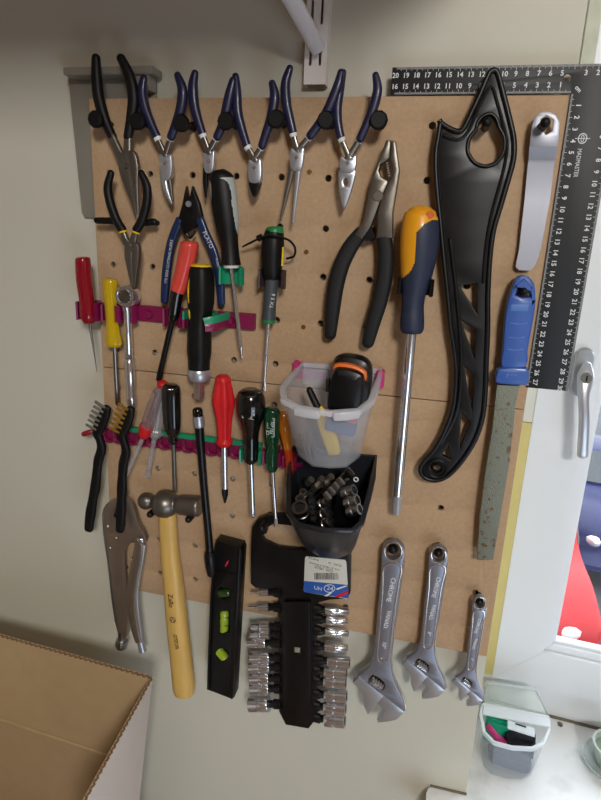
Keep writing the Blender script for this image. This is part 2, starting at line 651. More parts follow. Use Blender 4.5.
def car(name, label, c, a, paint, sc=1.0):
    t = thing(name, label, 'car', c)
    prof = [(-205, 28), (-210, 55), (-200, 78), (-150, 92), (-70, 98), (-20, 138), (70, 142), (140, 118), (200, 98), (208, 60), (204, 28)]
    hw = 84

    def ext(pf, w0, w1, inset=0):
        n = len(pf)
        L = []
        for k, s in enumerate((-1, -.94, .94, 1)):
            w = w1 if abs(s) == 1 else w0
            sh = 0.97 if abs(s) == 1 else 1
            L.append([rotz(Vector((x * sc * sh, math.copysign(w * sc, s), z * sc * (1 if z < 60 else (.985 if abs(s) == 1 else 1)))), a, c) for x, z in pf])
        return loft(L, True, True)
    mesh('body', ext(cr(prof, 4, True), hw - 6, hw), paint, t)
    M_gl = mat('car_glass', (24, 30, 38), .08, coat=.5)
    pf = [(-62, 101), (-22, 132), (60, 136), (128, 116), (130, 102)]
    mesh('side_windows', add(*[loft([[rotz(Vector((x * sc, s * (hw - 1) * sc, z * sc)), a, c) for x, z in pf], [rotz(Vector((x * sc, s * (hw + .8) * sc, z * sc)), a, c) for x, z in pf]], True, True) for s in (-1, 1)]), M_gl, t, flat=True)
    ws_ = [(-66, -66), (-66, 66), (-24, 60), (-24, -60)]
    q = [rotz(Vector((x * sc, y * sc, z * sc)), a, c) for x, y, z in ((-68, -66, 102), (-68, 66, 102), (-23, 60, 140), (-23, -60, 140))]
    mesh('windscreen', loft([q, [v + Vector((0, 0, 1.5)) for v in q]], True, True), M_gl, t, flat=True)
    for s in (-1, 1):
        hl = mesh('headlight', sweep([tuple(rotz(Vector((-196 * sc, s * 70 * sc, 66 * sc)), a, c)) + (9 * sc, 9 * sc), tuple(rotz(Vector((-204 * sc, s * 50 * sc, 64 * sc)), a, c)) + (9 * sc, 9 * sc)], 1, 12), mat('headlight_glass', (235, 238, 240), .1, .6), t)
        for x in (-130, 130):
            w = mesh('wheel', cyl(rotz(Vector((x * sc, s * (hw - 16) * sc, 31 * sc)), a, c), rotz(Vector((x * sc, s * (hw + 2) * sc, 31 * sc)), a, c), 31 * sc, seg=24), mat('tyre', (20, 20, 20), .8), t)
            mesh('hub', cyl(rotz(Vector((x * sc, s * (hw + 2) * sc, 31 * sc)), a, c), rotz(Vector((x * sc, s * (hw + 3.5) * sc, 31 * sc)), a, c), 18 * sc, seg=16), M_steel, w)
    for g in range(3):
        pass
    mesh('grille', obox(rotz(Vector((-208 * sc, 0, 48 * sc)), a, c), rotz(Vector((2, 0, 0)), a, (0, 0, 0)), rotz(Vector((0, 42 * sc, 0)), a, (0, 0, 0)), Vector((0, 0, 8 * sc))), M_blkpl, t, flat=True)
    return t


g1 = PZ(599, 643, -425)
car('parked_car', 'red car parked outside, seen low through the window glass', Vector((g1.x - 84, g1.y + 200, -480)), math.radians(90), mat('car_red', (150, 4, 14), .4, coat=.08, spec=.25))
car('parked_car', 'dark blue car parked to the right of the red one outside', Vector((g1.x + 130, g1.y + 420, -480)), math.radians(80), mat('car_blue', (12, 20, 74), .4, coat=.08, spec=.25))
car('parked_car', 'dark grey car parked farthest away outside the window', Vector((g1.x + 40, g1.y + 900, -480)), math.radians(60), mat('car_slate', (26, 34, 44), .4, coat=.08, spec=.25))

# ================================================================== BOARD
HR = .36
GX = [-47.3 + 5 * k for k in range(10)]


def board(z0, z1, rows, label):
    out = [(-49.35, z0), (0, z0), (0, z1), (-49.35, z1)]
    holes = []
    for z in rows:
        for x in GX:
            holes.append([(x + HR * math.cos(2 * PI * k / 16), z + HR * math.sin(2 * PI * k / 16)) for k in range(16)])
    o = mesh('pegboard', plate_xz([out] + holes, -.6, 0, .02), M_mdf)
    return tag(o, label, 'pegboard')


board(-29.95, 0, [-2.6, -7.6, -12.6, -17.6, -22.6, -27.6], 'upper sheet of brown fibreboard with peg holes, above the seam')
board(-60.84, -30.07, [-32.5, -37.5, -42.5, -47.5, -52.5, -57.5], 'lower sheet of brown fibreboard with peg holes, below the seam')
for x in (-44.8, -4.8):
    struct('trim_7' if x < -20 else 'trim_8', box(x - .8, x + .8, .6, WY, -60.2, -.6), M_batten)
# brass screws through the board
for k, (x, y, w) in enumerate([(309.5, 172, 'right of the long-nosed blue pliers'), (306.5, 252, 'above the clear bin, higher of the two near it'), (303.5, 327, 'just above the clear bin')]):
    c = P(x, y, 0)
    vf = add(cyl(c + Vector((0, .5, 0)), c - Vector((0, .12, 0)), .3, .24, 16), obox(c - Vector((0, .13, 0)), Vector((.2, 0, .08)), Vector((0, .03, 0)), Vector((-.02, 0, .04))))
    tag(mesh('screw', vf, M_copper), 'small brass screw in upper board, ' + w, 'screw', 'brass screws in the board')

# ================================================================== PEGS
def peg_at(x, y, d, label, kind='plain', r=.42, group='black pegs in the board'):
    e = P(x, y, d)
    t = thing('peg', label, 'peg', Vector((e.x, 0, e.z)), group)
    mesh('stem', cyl((e.x, .55, e.z), (e.x, -d + .1, e.z), .3 if kind != 'plain' else r * .9, seg=16), M_blk, t)
    if kind == 'knob':
        mesh('knob', sweep([(e.x, -d + .9, e.z, .65, .65), (e.x, -d + .3, e.z, .86, .86), (e.x, -d, e.z, .88, .88), (e.x, -d - .22, e.z, .7, .7)], 2, 24, 'flat', lobes=14, amp=.06), M_blk, t)
    elif kind == 'plain':
        mesh('cap', sweep([(e.x, -d + .4, e.z, r, r), (e.x, -d, e.z, r, r)], 1, 16, 'round'), M_blk, t)
    return t


names_k = ['left of the big black pliers', 'between the big black pliers and first blue pliers', 'between the first and second blue pliers',
           'between the second and third blue pliers', 'between the third and fourth blue pliers', 'between the fourth and fifth blue pliers', 'right of the fifth blue pliers, topmost row']
for (x, y), w in zip([(95, 119), (137, 121), (181, 123), (225.5, 121), (276, 119), (326, 120), (378.5, 120)], names_k):
    peg_at(x, y, 3.2, 'round-headed black peg ' + w, 'knob', group='round-headed pegs in the top row')

# crossbar pegs under the small black pliers
for (x0, y0, x1, y1, w) in [(97, 220.5, 117, 221, 'left'), (142, 223, 154.5, 222, 'right')]:
    a, b = P(x0, y0, 2.2), P(x1, y1, 2.2)
    m_ = P((x0 + x1) / 2, (y0 + y1) / 2, 2.2)
    t = thing('crossbar_peg', 'black crossbar peg under the %s handle of small long-nose pliers' % w, 'peg', Vector((m_.x, 0, m_.z)), 'crossbar pegs')
    mesh('stem', cyl((m_.x, .55, m_.z), (m_.x, -2.2, m_.z), .28), M_blk, t)
    mesh('crossbar', sweep([tuple(a) + (.36, .36), tuple(b) + (.36, .36)], 1, 16), M_blk, t)

# ================================================================== PLIERS
def handle(t, pts, m, name='handle', seg=18, power=2.3):
    return mesh(name, sweep(px(pts), 6, seg, 'round', power=power), m, t)


def pivot(t, x, y, d, r, m=None):
    c = P(x, y, d)
    s = S(x, y, d)
    return mesh('pivot', cyl(c, c - Vector((0, .12, 0)), r * s, r * .8 * s, 16), m or M_chrome, t)


def blue_pliers(label, L, R, LC, RC, head, jaws, piv, dark=False):
    d = 2.2
    c = P(*piv, d)
    t = thing('pliers', label, 'pliers', c, 'blue-handled pliers in the top row')
    for k, (H, C) in enumerate(((L, LC), (R, RC))):
        n = len(H)
        rr = [3.6, 5.0, 5.2, 4.6, 4.2]
        pts = [(x, y, d + (.35 if k else 0), rr[min(i, 4)] * (1 if n > 3 else 1), rr[min(i, 4)] * .85) for i, (x, y) in enumerate(H)]
        h = handle(t, pts, M_navy)
        # bright cuff and the steel shank to the joint
        x, y = H[-1]
        dx, dy = C[0] - x, C[1] - y
        ln = math.hypot(dx, dy)
        ux, uy = dx / ln, dy / ln
        mesh('cuff', sweep(px([(x + ux * .5, y + uy * .5, d + .1, 4.3, 3.6), (x + ux * 4, y + uy * 4, d + .1, 3.6, 3.0)]), 1, 16, 'flat'), M_cuff, h)
        mesh('shank', sweep(px([(x + ux * 3, y + uy * 3, d + .1, 2.8, 2.2), (x + ux * ln * .6, y + uy * ln * .6, d + .1, 3.0, 2.0), (C[0], C[1], d + .1, 3.6, 2.0)]), 4, 14, 'round', power=3), M_steel, t)
    mesh('joint', plate(head, d - .25, d + .55, bevel=.1, sm=3), M_satin if not dark else M_satin, t)
    for j in jaws:
        if j[0] == 'sw':
            mesh('jaw', sweep(px(j[1]), 4, 14, 'round', power=3), j[2], t)
        else:
            mesh('jaw', plate(j[1], d - .2, d + .4, holes=j[3] if len(j) > 3 else (), bevel=.1, sm=2), j[2], t)
    pivot(t, piv[0], piv[1], d + .55, 2.4)
    return t


dd = 2.3
blue_pliers('blue-handled pliers with bent nose, leftmost of the five blue ones',
            [(144, 78), (142, 92), (145, 108), (151, 124), (157, 137)], [(177.5, 75), (182.5, 90), (181, 108), (176, 124), (171, 137)],
            (166, 159), (163, 160), [(159, 154), (164, 157), (170, 154), (171.5, 166), (170, 178), (163, 180), (160, 168)],
            [('sw', [(164, 174, dd, 4, 3), (166, 188, dd, 3.4, 3), (171.5, 203, dd, 1.3, 1.3)], M_satin), ('sw', [(168.5, 174, dd, 3.2, 3), (170.5, 188, dd, 2.4, 2), (172.5, 201, dd, 1.2, 1.2)], M_steeld)], (165.5, 163))
blue_pliers('blue-handled pliers with short black needle jaws, second blue from left',
            [(195, 73), (193, 86), (194, 104), (198, 120), (202.5, 134)], [(233, 80), (229.5, 95), (226, 112), (222, 126), (217, 137)],
            (210, 156), (206, 156), [(203, 152), (208, 155), (213.5, 150), (213.5, 160), (212, 172), (205, 172), (203, 160)],
            [('sw', [(206, 170, dd, 3, 3), (205.5, 182, dd, 2.6, 2), (205.8, 197, dd, 1, 1)], M_blkpl), ('sw', [(211, 170, dd, 2.6, 3), (211, 177, dd, 1.9, 2), (210.5, 183, dd, .9, .9)], M_blkpl)], (208.5, 161))
blue_pliers('blue-handled side cutters with dark cutting edge, middle of the blue pliers',
            [(235.5, 76), (236.5, 92), (237.5, 112), (242, 130), (247, 146)], [(272, 83), (274.5, 96), (271.5, 117), (266.5, 132), (262, 146)],
            (256, 162), (252, 162), [(249, 159), (254, 163), (259.5, 158), (261, 170), (259.5, 182), (249.5, 182), (248, 170)],
            [('pl', [(249, 181), (260, 181), (259, 188), (255.5, 196), (252.5, 196), (249.5, 188)], M_blkpl)], (254.5, 168))
blue_pliers('blue-handled pliers with very long thin open jaws, fourth blue from left',
            [(290, 68), (285.5, 84), (286.5, 104), (290, 120), (293, 133)], [(341, 72), (337, 88), (328, 110), (319, 124), (310, 136)],
            (298, 154), (296, 152), [(291, 148), (297, 152), (303, 147), (303, 158), (300.5, 170), (292, 170), (289.5, 160)],
            [('sw', [(293, 164, dd, 3.6, 3), (288, 188, dd, 2.5, 2), (280.5, 220, dd, .9, 1)], M_steeld), ('sw', [(299.5, 164, dd, 3.2, 3), (296.5, 190, dd, 2.3, 2), (293.2, 222, dd, 1.1, 1.1)], M_satin)], (296.5, 158))
blue_pliers('blue-handled pliers with pointed jaws and small slot, rightmost of five',
            [(343, 72), (339.5, 90), (337, 108), (338, 124), (341, 138)], [(375.5, 75), (377.5, 90), (373, 109), (366.5, 125), (360, 139)],
            (350, 160), (347, 160), [(341, 156), (347.5, 160), (355, 155), (356, 164), (353, 172), (342, 172), (339.5, 164)],
            [('pl', [(340, 168), (355, 168), (353.5, 182), (349, 197), (344, 209), (340.5, 197), (338.5, 182)], M_satin, [ell(345.5, 182, 2.2, 4, 12)])], (347.5, 163))

# big black long-nose pliers
t = thing('pliers', 'big long-nose pliers with black handles, leftmost in the top row', 'pliers', P(125, 160, 2.2))
handle(t, [(96, 58, 2.2, 4.2, 4), (96.5, 75, 2.2, 5.2, 4.5), (98.5, 97, 2.2, 5.6, 4.8), (105, 120, 2.2, 5.2, 4.5), (113, 138, 2.2, 4.3, 4)], M_blk)
handle(t, [(121, 58, 2.5, 4.4, 4), (129.5, 76, 2.5, 5.4, 4.5), (133.5, 97, 2.5, 5.8, 4.8), (131.5, 118, 2.5, 5.3, 4.5), (128, 137, 2.5, 4.4, 4)], M_blk)
mesh('shank', sweep(px([(112, 136, 2.3, 3.8, 3), (118, 150, 2.3, 4.5, 3), (125, 164, 2.3, 5, 3)]), 4, 14, power=3), M_steeld, t)
mesh('shank', sweep(px([(128.5, 135, 2.5, 3.8, 3), (128, 150, 2.5, 4.5, 3), (128, 164, 2.5, 5, 3)]), 4, 14, power=3), M_steeld, t)
mesh('jaw', plate([(117, 152), (127, 156), (131, 172), (134, 196), (137.2, 219), (135.5, 219), (128, 196), (120, 176), (117.5, 162)], 1.9, 2.7, bevel=.12, sm=3), M_steeld, t)
mesh('jaw', plate([(127, 152), (134, 152), (137.5, 166), (137.5, 185), (138.6, 219), (137, 220), (133, 198), (129, 172)], 2.1, 2.9, bevel=.12, sm=3), M_steel, t)
pivot(t, 126, 166, 2.85, 2.6, M_steeld)

# small black pliers with yellow bands
t = thing('pliers', 'small long-nose pliers with black handles and thin yellow bands', 'pliers', P(131, 250, 2.8))
for k, H in enumerate(([(111, 173), (107.8, 187), (110, 202), (116, 219), (122.5, 230)], [(141, 173), (147, 187), (146.5, 204), (142, 220), (136.5, 230)])):
    rr = [3.3, 4.1, 4.3, 4.2, 4.2]
    h = handle(t, [(x, y, 3.0 + .2 * k, rr[i], rr[i] * .9) for i, (x, y) in enumerate(H)], M_blk)
    x, y = H[-1]
    s = 1 if k == 0 else -1
    mesh('yellow_band', sweep(px([(x + .4 * s, y + 1.2, 3 + .2 * k, 4.4, 4), (x + .9 * s, y + 2.8, 3 + .2 * k, 4.2, 3.8)]), 1, 16, 'flat'), M_yel, h)
    mesh('shank', sweep(px([(x + s, y + 3, 3, 3, 2.5), (x + 3 * s, y + 10, 3, 3.8, 2.5), (131, 247, 3, 4.2, 2.5)]), 4, 14, power=3), M_steeld, t)
mesh('jaw', plate([(125, 244), (131, 244), (132, 262), (133, 287), (131, 287), (126.5, 268), (124, 256)], 2.6, 3.4, bevel=.1, sm=3), M_steeld, t)
mesh('jaw', plate([(131, 244), (137.5, 244), (138.5, 256), (137, 270), (134.8, 287), (133.2, 287), (132.5, 262)], 2.7, 3.5, bevel=.1, sm=3), M_steeld, t)
pivot(t, 131.5, 249, 3.45, 2.4, M_steeld)

# blue flush cutters, jaws up
t = thing('side_cutters', 'flush cutters with blue flat handles and black jaws pointing up', 'cutters', P(188.5, 220, 1.6))
mesh('jaws', plate([(185.6, 186), (187.2, 196), (189.6, 196), (191.6, 186), (198.5, 204), (201.5, 216), (196, 226), (190, 231), (184, 235), (180, 226), (178, 219), (182, 204)], 1.3, 2.1, bevel=.08), M_blkpl, t)
pivot(t, 188.5, 204, 2.1, 3.2, M_satin)
h1 = mesh('handle', sweep(px([(180, 220, 1.8, 4.2, 3), (175, 232, 1.8, 4.3, 3.2), (170.3, 247, 1.8, 4.3, 3.2), (167, 268, 1.8, 4.4, 3.2), (165.5, 285, 1.8, 4.2, 3), (164.5, 301, 1.8, 3.6, 3)]), 5, 18, power=3), M_navy2, t)
h2 = mesh('handle', sweep(px([(200, 219, 1.8, 4.2, 3), (205.5, 234, 1.8, 4.4, 3.2), (213.5, 252, 1.8, 4.5, 3.2), (218.5, 272, 1.8, 4.4, 3.2), (220.5, 287, 1.8, 4.2, 3), (221.5, 303, 1.8, 3.6, 3)]), 5, 18, power=3), M_navy2, t)
mesh('spring', sweep(px([(186, 232, 1.9, 1.2), (190, 238, 1.9, 1.2), (195, 232, 1.9, 1.2)]), 4, 8), M_blkpl, t)
text('170 SIDE CUTTING PLIERS', .42, P(168.6, 262, 2.25), M_white_print, h1, 80 + 180 + 180)
text('PLATO', .62, P(207.8, 240, 2.25), M_white_print, h2, -62)
text('PLIERS', .36, P(217.5, 263, 2.25), M_white_print, h2, -74)

# large grey-handled combination pliers, jaws up
t = thing('combination_pliers', 'large old combination pliers with dark grey dipped handles hanging down', 'pliers', P(377, 200, 1.5))
mesh('jaw', plate([(386, 140), (390, 139.5), (390.5, 146), (389.5, 158), (386, 160.5), (380.5, 164), (378.6, 171), (381, 177), (386.5, 180), (388, 182), (381, 199), (377, 210), (371, 226), (362, 239), (354.5, 235), (362.5, 222), (367.5, 200), (371, 180), (378.5, 160)], 1.2, 2.5, bevel=.15), M_steeld, t)
mesh('jaw', plate([(391.2, 140), (395.5, 141.5), (397, 152), (399.5, 170), (396.5, 190), (392.8, 212), (392.5, 238), (376, 238), (377.5, 226), (377.5, 212), (381.5, 199), (388.6, 181), (392, 177), (393, 170), (391.5, 163), (389.8, 158.5), (391, 146)], 1.1, 2.4, bevel=.15), M_steeld, t)
mesh('jaw_teeth', add(*[obox(P(387.5 + .4 * k, 163.5 + 2.5 * k, 1.4), Vector((.1, 0, 0)), Vector((0, .4, 0)), Vector((0, 0, .08))) for k in range(6)]), M_steel, t, flat=True)
pivot(t, 378, 196, 2.45, 6, M_steeld)
mesh('stop_block', obox(P(369.5, 235, 1.8), Vector((.45, 0, .2)), Vector((0, .5, 0)), Vector((-.2, 0, .45))), M_blkpl, t)
handle(t, [(361, 233, 1.8, 7, 6), (351, 246, 1.8, 8, 6.5), (342, 264, 1.8, 8.2, 7), (336, 286, 1.8, 8, 7), (332.5, 312, 1.8, 7.2, 6.5), (330.5, 335, 1.8, 5.6, 5)], M_grip, power=2.8)
handle(t, [(384, 235, 1.8, 7.6, 6), (386, 255, 1.8, 8, 6.5), (384.5, 278, 1.8, 8.2, 7), (379.5, 302, 1.8, 7.8, 7), (372.5, 325, 1.8, 7.2, 6.5), (368, 343, 1.8, 6, 5)], M_grip, power=2.8)
peg_at(371, 237, 1.1, 'short black peg in the crotch of the large grey-handled pliers')

# ================================================================== CLIPS AND RAILS
def arc_clip(x, y, d, r, h, m, parent, name='clip', gap=62, th=.22, wide=1.0, extra=0):
    """C-shaped spring clip open to the room; r, h in px, at depth d (axis)"""
    c = P(x, y, d)
    s = S(x, y, d)
    r *= s
    h *= s
    loops = []
    n = 18
    vfs = []
    V = []
    for k in range(n + 1):
        a = math.radians(-90 + gap + (360 - 2 * gap) * k / n)
        for rr in (r, r + th):
            for zz in (-h / 2, h / 2):
                V.append(Vector((c.x + wide * rr * math.cos(a), c.y + rr * math.sin(a), c.z + zz)))
    Fc = []
    for k in range(n):
        a, b = k * 4, (k + 1) * 4
        Fc += [(a, a + 1, b + 1, b), (a + 2, b + 2, b + 3, a + 3), (a, b, b + 2, a + 2), (a + 1, a + 3, b + 3, b + 1)]
    Fc += [(0, 2, 3, 1), (n * 4, n * 4 + 1, n * 4 + 3, n * 4 + 2)]
    vfs.append((V, Fc))
    back = c.y + r
    if back < -.02:
        vfs.append(box(c.x - .35, c.x + .35, back + th * .5, -.01, c.z - h / 2, c.z + h / 2))
    return mesh(name, add(*vfs), m, parent)


# single clips
def single_clip(x, y, d, r, h, m, label):
    t = thing('tool_clip', label, 'clip', Vector((P(x, y, d).x, 0, P(x, y, d).z)))
    arc_clip(x, y, d, r, h, m, t)
    return t


single_clip(231.5, 276, 2.6, 10.5, 17, M_green, 'green spring clip holding the black and light grey screwdriver')
single_clip(272, 279, 2.6, 12, 18, M_brownclip, 'dark brown clip holding the green-capped screwdriver')
single_clip(415.5, 287, 3.2, 16, 17, M_blkpl, 'black clip holding the large yellow and navy screwdriver')

# upper magenta rail
rz = P(149, 314, .4)
ra, rb = P(100, 313, .5), P(255, 324, .5)
t = thing('tool_rail', 'magenta plastic clip rail on upper board, straight, awl at its left', 'tool rail', Vector((rz.x, 0, rz.z)))
rail1 = t
mesh('back_bar', bev(box(ra.x, rb.x, -.55, -.02, rz.z - .85, rz.z + .95), .06), M_mag, t)
for x, y in ((149, 314), (230, 320.5)):
    c = P(x, y, .9)
    mesh('screw_boss', cyl((c.x, -.5, rz.z), (c.x, -1.1, rz.z), .45, .38, 16), M_magb if False else M_mag, t)
arc_clip(88.5, 311, 2.2, 9.5, 17, M_mag, t)
arc_clip(111.5, 313, 2.2, 8, 15, M_mag, t, gap=50)
arc_clip(128, 314, 1.6, 7, 17, M_mag, t, gap=50)
arc_clip(173, 318, 2.0, 8, 17, M_mag, t)
arc_clip(200, 324, 2.6, 15, 9, M_mag, t, gap=75)
o = arc_clip(200, 316, 2.6, 15, 8, M_green, t, gap=75)
o['label'] = 'green upper half of the clip around the yellow and black driver'
mesh('end_block', bev(box(P(240, 322, .5).x, rb.x, -.9, -.5, rz.z - .8, rz.z + .9), .05), M_mag, t)
# magenta front arm that reaches round the big driver
mesh('arm', sweep(px([(205, 328, 4.2, 1.2, 4), (215, 327, 3.6, 1.2, 4), (224, 324, 1.9, 1.2, 4), (229, 323, .8, 1.2, 4)]), 4, 10, 'flat', power=4, up=(0, 0, 1)), M_mag, t)
mesh('arm', sweep(px([(204, 322, 4.2, 1.2, 4), (215, 319.5, 3.6, 1.2, 4), (224, 317, 1.9, 1.2, 4), (229, 316, .8, 1.2, 4)]), 4, 10, 'flat', power=4, up=(0, 0, 1)), M_green, t)

# lower magenta rail with a green strip
rz2 = P(190, 441, .5)
ra2, rb2 = P(104, 435, .5), P(301, 458, .5)
t = thing('tool_rail', 'magenta clip rail with green strip behind it on lower board', 'tool rail', Vector((rz2.x, 0, rz2.z)))
rail2 = t
zc = rz2.z
mesh('back_bar', bev(box(ra2.x, rb2.x, -.5, -.02, zc - 1.3, zc + .2), .06), M_mag, t)
g0, g1 = P(130, 427, .5), P(262, 440, .5)
mesh('green_strip', bev(box(g0.x, g1.x, -.75, -.02, zc + .25, zc + .85), .06), M_green, t)
for k in range(17):
    x = ra2.x + .6 + k * (rb2.x - ra2.x - 1.2) / 16
    a = .5 if k % 2 else -.5
    mesh('finger', sweep([(x - .55, -.4, zc + .1, .28, .3), (x - .15, -1.3, zc - .25 + .1 * a, .3, .34), (x + .25, -1.9, zc - .6, .3, .34), (x + .5, -1.2, zc - 1.0, .28, .32), (x + .75, -.4, zc - 1.2, .24, .28)], 3, 10, 'round'), M_mag, t)
mesh('end_rod', sweep(px([(84, 434, 1.5, 2.4), (90, 432, 1.4, 2.4), (97, 431, .9, 2.4)]), 3, 12), mat('crimson_rod', (150, 20, 44), .4), t)['label'] = 'red rod end'
arc_clip(251, 456, 2.4, 9.5, 13, M_green, t)
arc_clip(272, 458, 2.4, 7.5, 14, M_mag, t)
arc_clip(289.5, 462, 2.0, 5.5, 14, M_mag, t)


# ================================================================== SCREWDRIVERS
def bit(t, name, pts, m, **k):
    k.setdefault('smooth', 1)
    k.setdefault('cap', 'flat')
    k.setdefault('seg', 16)
    return mesh(name, sweep(px(pts), **k), m, t)


def shaft(t, x0, y0, x1, y1, d0, d1, r, tip='flat', m=None, tl=7):
    m = m or M_chrome
    dx, dy = x1 - x0, y1 - y0
    L = math.hypot(dx, dy)
    f = 1 - tl / L
    xm, ym, dm = x0 + dx * f, y0 + dy * f, d0 + (d1 - d0) * f
    o = bit(t, 'shaft', [(x0, y0, d0, r), (xm, ym, dm, r)], m)
    if tip == 'flat':
        bit(t, 'tip', [(xm, ym, dm, r, r), (xm + (x1 - xm) * .5, ym + (y1 - ym) * .5, (dm + d1) / 2, r * 1.15, r * .6), (x1, y1, d1, r * 1.0, r * .2)], m)
    elif tip == 'cross':
        bit(t, 'tip', [(xm, ym, dm, r), (xm + (x1 - xm) * .6, ym + (y1 - ym) * .6, (dm + d1) / 2, r * .8), (x1, y1, d1, r * .25)], m, lobes=4, amp=.3)
    else:
        bit(t, 'tip', [(xm, ym, dm, r), (x1, y1, d1, .25)], m)
    return o


# black + light grey
t = thing('screwdriver', 'screwdriver with black handle edged in light grey, in green clip', 'screwdriver', P(226, 220, 2.6))
vf = sweep(px([(220.8, 169.6, 2.6, 2, 2), (220.9, 170.4, 2.6, 6, 6), (221, 173, 2.6, 9.8, 9.5), (221.5, 178, 2.6, 12.4, 11.5), (223, 190, 2.6, 13.4, 12), (225, 205, 2.6, 13, 12), (227, 222, 2.6, 11.8, 11), (229.3, 240, 2.6, 8.8, 9), (230.5, 255, 2.6, 8.8, 9), (231, 265, 2.6, 10, 10)]), 14, 88, 'flat')


def interp(y, tab):
    for (a, b), (c_, d_) in zip(tab, tab[1:]):
        if a <= y <= c_:
            return b + (d_ - b) * (y - a) / (c_ - a)
    return None


def greyside(x, y, c):
    b = interp(y, [(177.5, 219), (180, 225), (184, 229), (192, 231), (205, 232), (218, 234), (230, 236.2), (238, 239)])
    a = interp(y, [(180, 209.5), (186, 211.2), (200, 211.5), (212, 211)])
    return (b is not None and x > b) or (a is not None and x < a)


A, B = split(vf, greyside)
hb_ = mesh('handle', B, M_blk, t)
mesh('grey_inlay', A, M_lgrey, hb_)
bit(t, 'collar', [(231.2, 265, 2.6, 8.5), (231.3, 268, 2.6, 7.5)], M_white_print)
shaft(t, 231.5, 268, 242.3, 359, 2.6, 2.3, 2.1, 'round', tl=12)

# red with black ferrule
t = thing('screwdriver', 'insulated screwdriver with coral red handle and black shaft, slanting', 'screwdriver', P(183, 270, 2.8))
bit(t, 'handle', [(190, 241, 3, 6.5), (189.8, 243.5, 3, 9), (188.5, 250, 3, 9.5), (185, 266, 3, 8.9), (180, 284, 3, 8.3), (177.5, 291, 3, 7.8)], M_redo, smooth=4, seg=36, lobes=9, amp=.05)
bit(t, 'ferrule', [(177.6, 290, 3, 6.3), (175.4, 303, 3, 6), (173.5, 316, 2.9, 5.4), (172, 322, 2.8, 3)], M_blkgloss, smooth=3)
shaft(t, 172.2, 320, 158.3, 381, 2.8, 1.7, 2.7, 'flat', M_blkpl, tl=14)

# yellow and black ratchet driver
t = thing('ratchet_screwdriver', 'fat black bit driver with yellow inlays and silver collar', 'screwdriver', P(200, 320, 2.8))
vf = sweep(px([(201, 265, 2.8, 8), (201, 268, 2.8, 11.5), (201, 276, 2.8, 13), (201, 290, 2.8, 13.6), (200.7, 302, 2.8, 13.2), (200.2, 312, 2.8, 11.8), (199.6, 322, 2.8, 11.4), (199.4, 336, 2.8, 12), (199.2, 352, 2.8, 12), (199, 360, 2.8, 10.8), (199, 369, 2.8, 10.6)]), 5, 48, 'flat', lobes=6, amp=.06)
hb_ = mesh('handle', vf, M_blk, t)
mesh('yellow_inlay', sweep(px([(192, 278, 3.6, 2.6, 4), (190.6, 290, 3.6, 3.1, 4), (191, 302, 3.6, 2.6, 4)]), 5, 16, 'round'), M_yel, hb_)
mesh('yellow_inlay', sweep(px([(190.6, 311, 3.6, 2.4, 3), (192.2, 319, 3.6, 2.9, 3), (194, 327, 3.6, 2.2, 3)]), 5, 16, 'round'), M_yel, hb_)
bit(t, 'yellow_cap', [(201, 266.5, 2.8, 10.5), (201, 265, 2.8, 10), (201, 263.8, 2.8, 6), (201, 263.4, 2.8, 2)], M_yel, smooth=2)
bit(t, 'collar', [(199, 369, 2.8, 10.2), (199, 371, 2.8, 10.9), (199, 378, 2.8, 10.9), (199, 380.5, 2.8, 9)], M_satin, seg=24)
bit(t, 'bit_socket', [(199, 379, 2.8, 5.6), (199, 397, 2.6, 5.4), (199, 399, 2.6, 4.4)], M_chrome, seg=6)

# green-capped electronics driver
t = thing('screwdriver', 'slim screwdriver with green end cap and grey neck, cable tie around', 'screwdriver', P(271, 280, 2.6))
bit(t, 'green_cap', [(275, 226.5, 2.6, 6.5), (275, 228.5, 2.6, 8.6), (274.6, 232, 2.6, 9.4)], M_greenc, smooth=3, seg=24)
bit(t, 'handle', [(274.6, 231.5, 2.6, 9.5), (273.3, 240, 2.6, 11.2), (272.5, 250, 2.6, 11.7), (272, 262, 2.6, 10.8), (272, 274, 2.6, 9.4), (272, 280, 2.6, 7)], M_blk, smooth=4, seg=30, lobes=6, amp=.05)
bit(t, 'yellow_line', [(283, 247, 3.1, 1), (282, 266, 3.1, 1)], M_yel)
nk = bit(t, 'neck', [(272, 279, 2.6, 7), (270.8, 292, 2.6, 6.6), (269.6, 305, 2.6, 6.4), (268.7, 319.5, 2.6, 7)], M_dgrey, smooth=3, seg=24)
bit(t, 'green_ring', [(268.7, 319.5, 2.6, 7.1), (268.5, 323, 2.6, 6.2)], M_greenc)
text('TX 5 6', .55, P(272.6, 301, 3.32), M_white_print, nk, 82)
shaft(t, 268.4, 322, 264, 391, 2.6, 2.3, 1.6, 'flat', tl=10)
t = thing('cable_tie', 'black cable tie looped round the green-capped screwdriver', 'cable tie', P(284, 245, 2.6))
mesh('strap', sweep(px([(243, 246.5, 1.8, 1.0, 1.2), (250, 243, 2.4, 1.1, 1.2), (259, 238.5, 3.0, 1.2, 1.2), (266, 236, 3.9, 1.2, 1.2), (275, 236, 4.1, 1.2, 1.2), (283, 238, 3.5, 1.2, 1.2), (290, 241, 2.9, 1.2, 1.2), (295, 248, 2.4, 1.2, 1.2), (294, 256, 2.0, 1.2, 1.2), (287, 258.5, 1.7, 1.2, 1.2)]), 5, 8), M_blkpl, t)
mesh('tie_head', bev(obox(P(260, 237.8, 3.1), Vector((.28, 0, .15)), Vector((0, .22, 0)), Vector((-.15, 0, .28))), .06), M_blkpl, t)

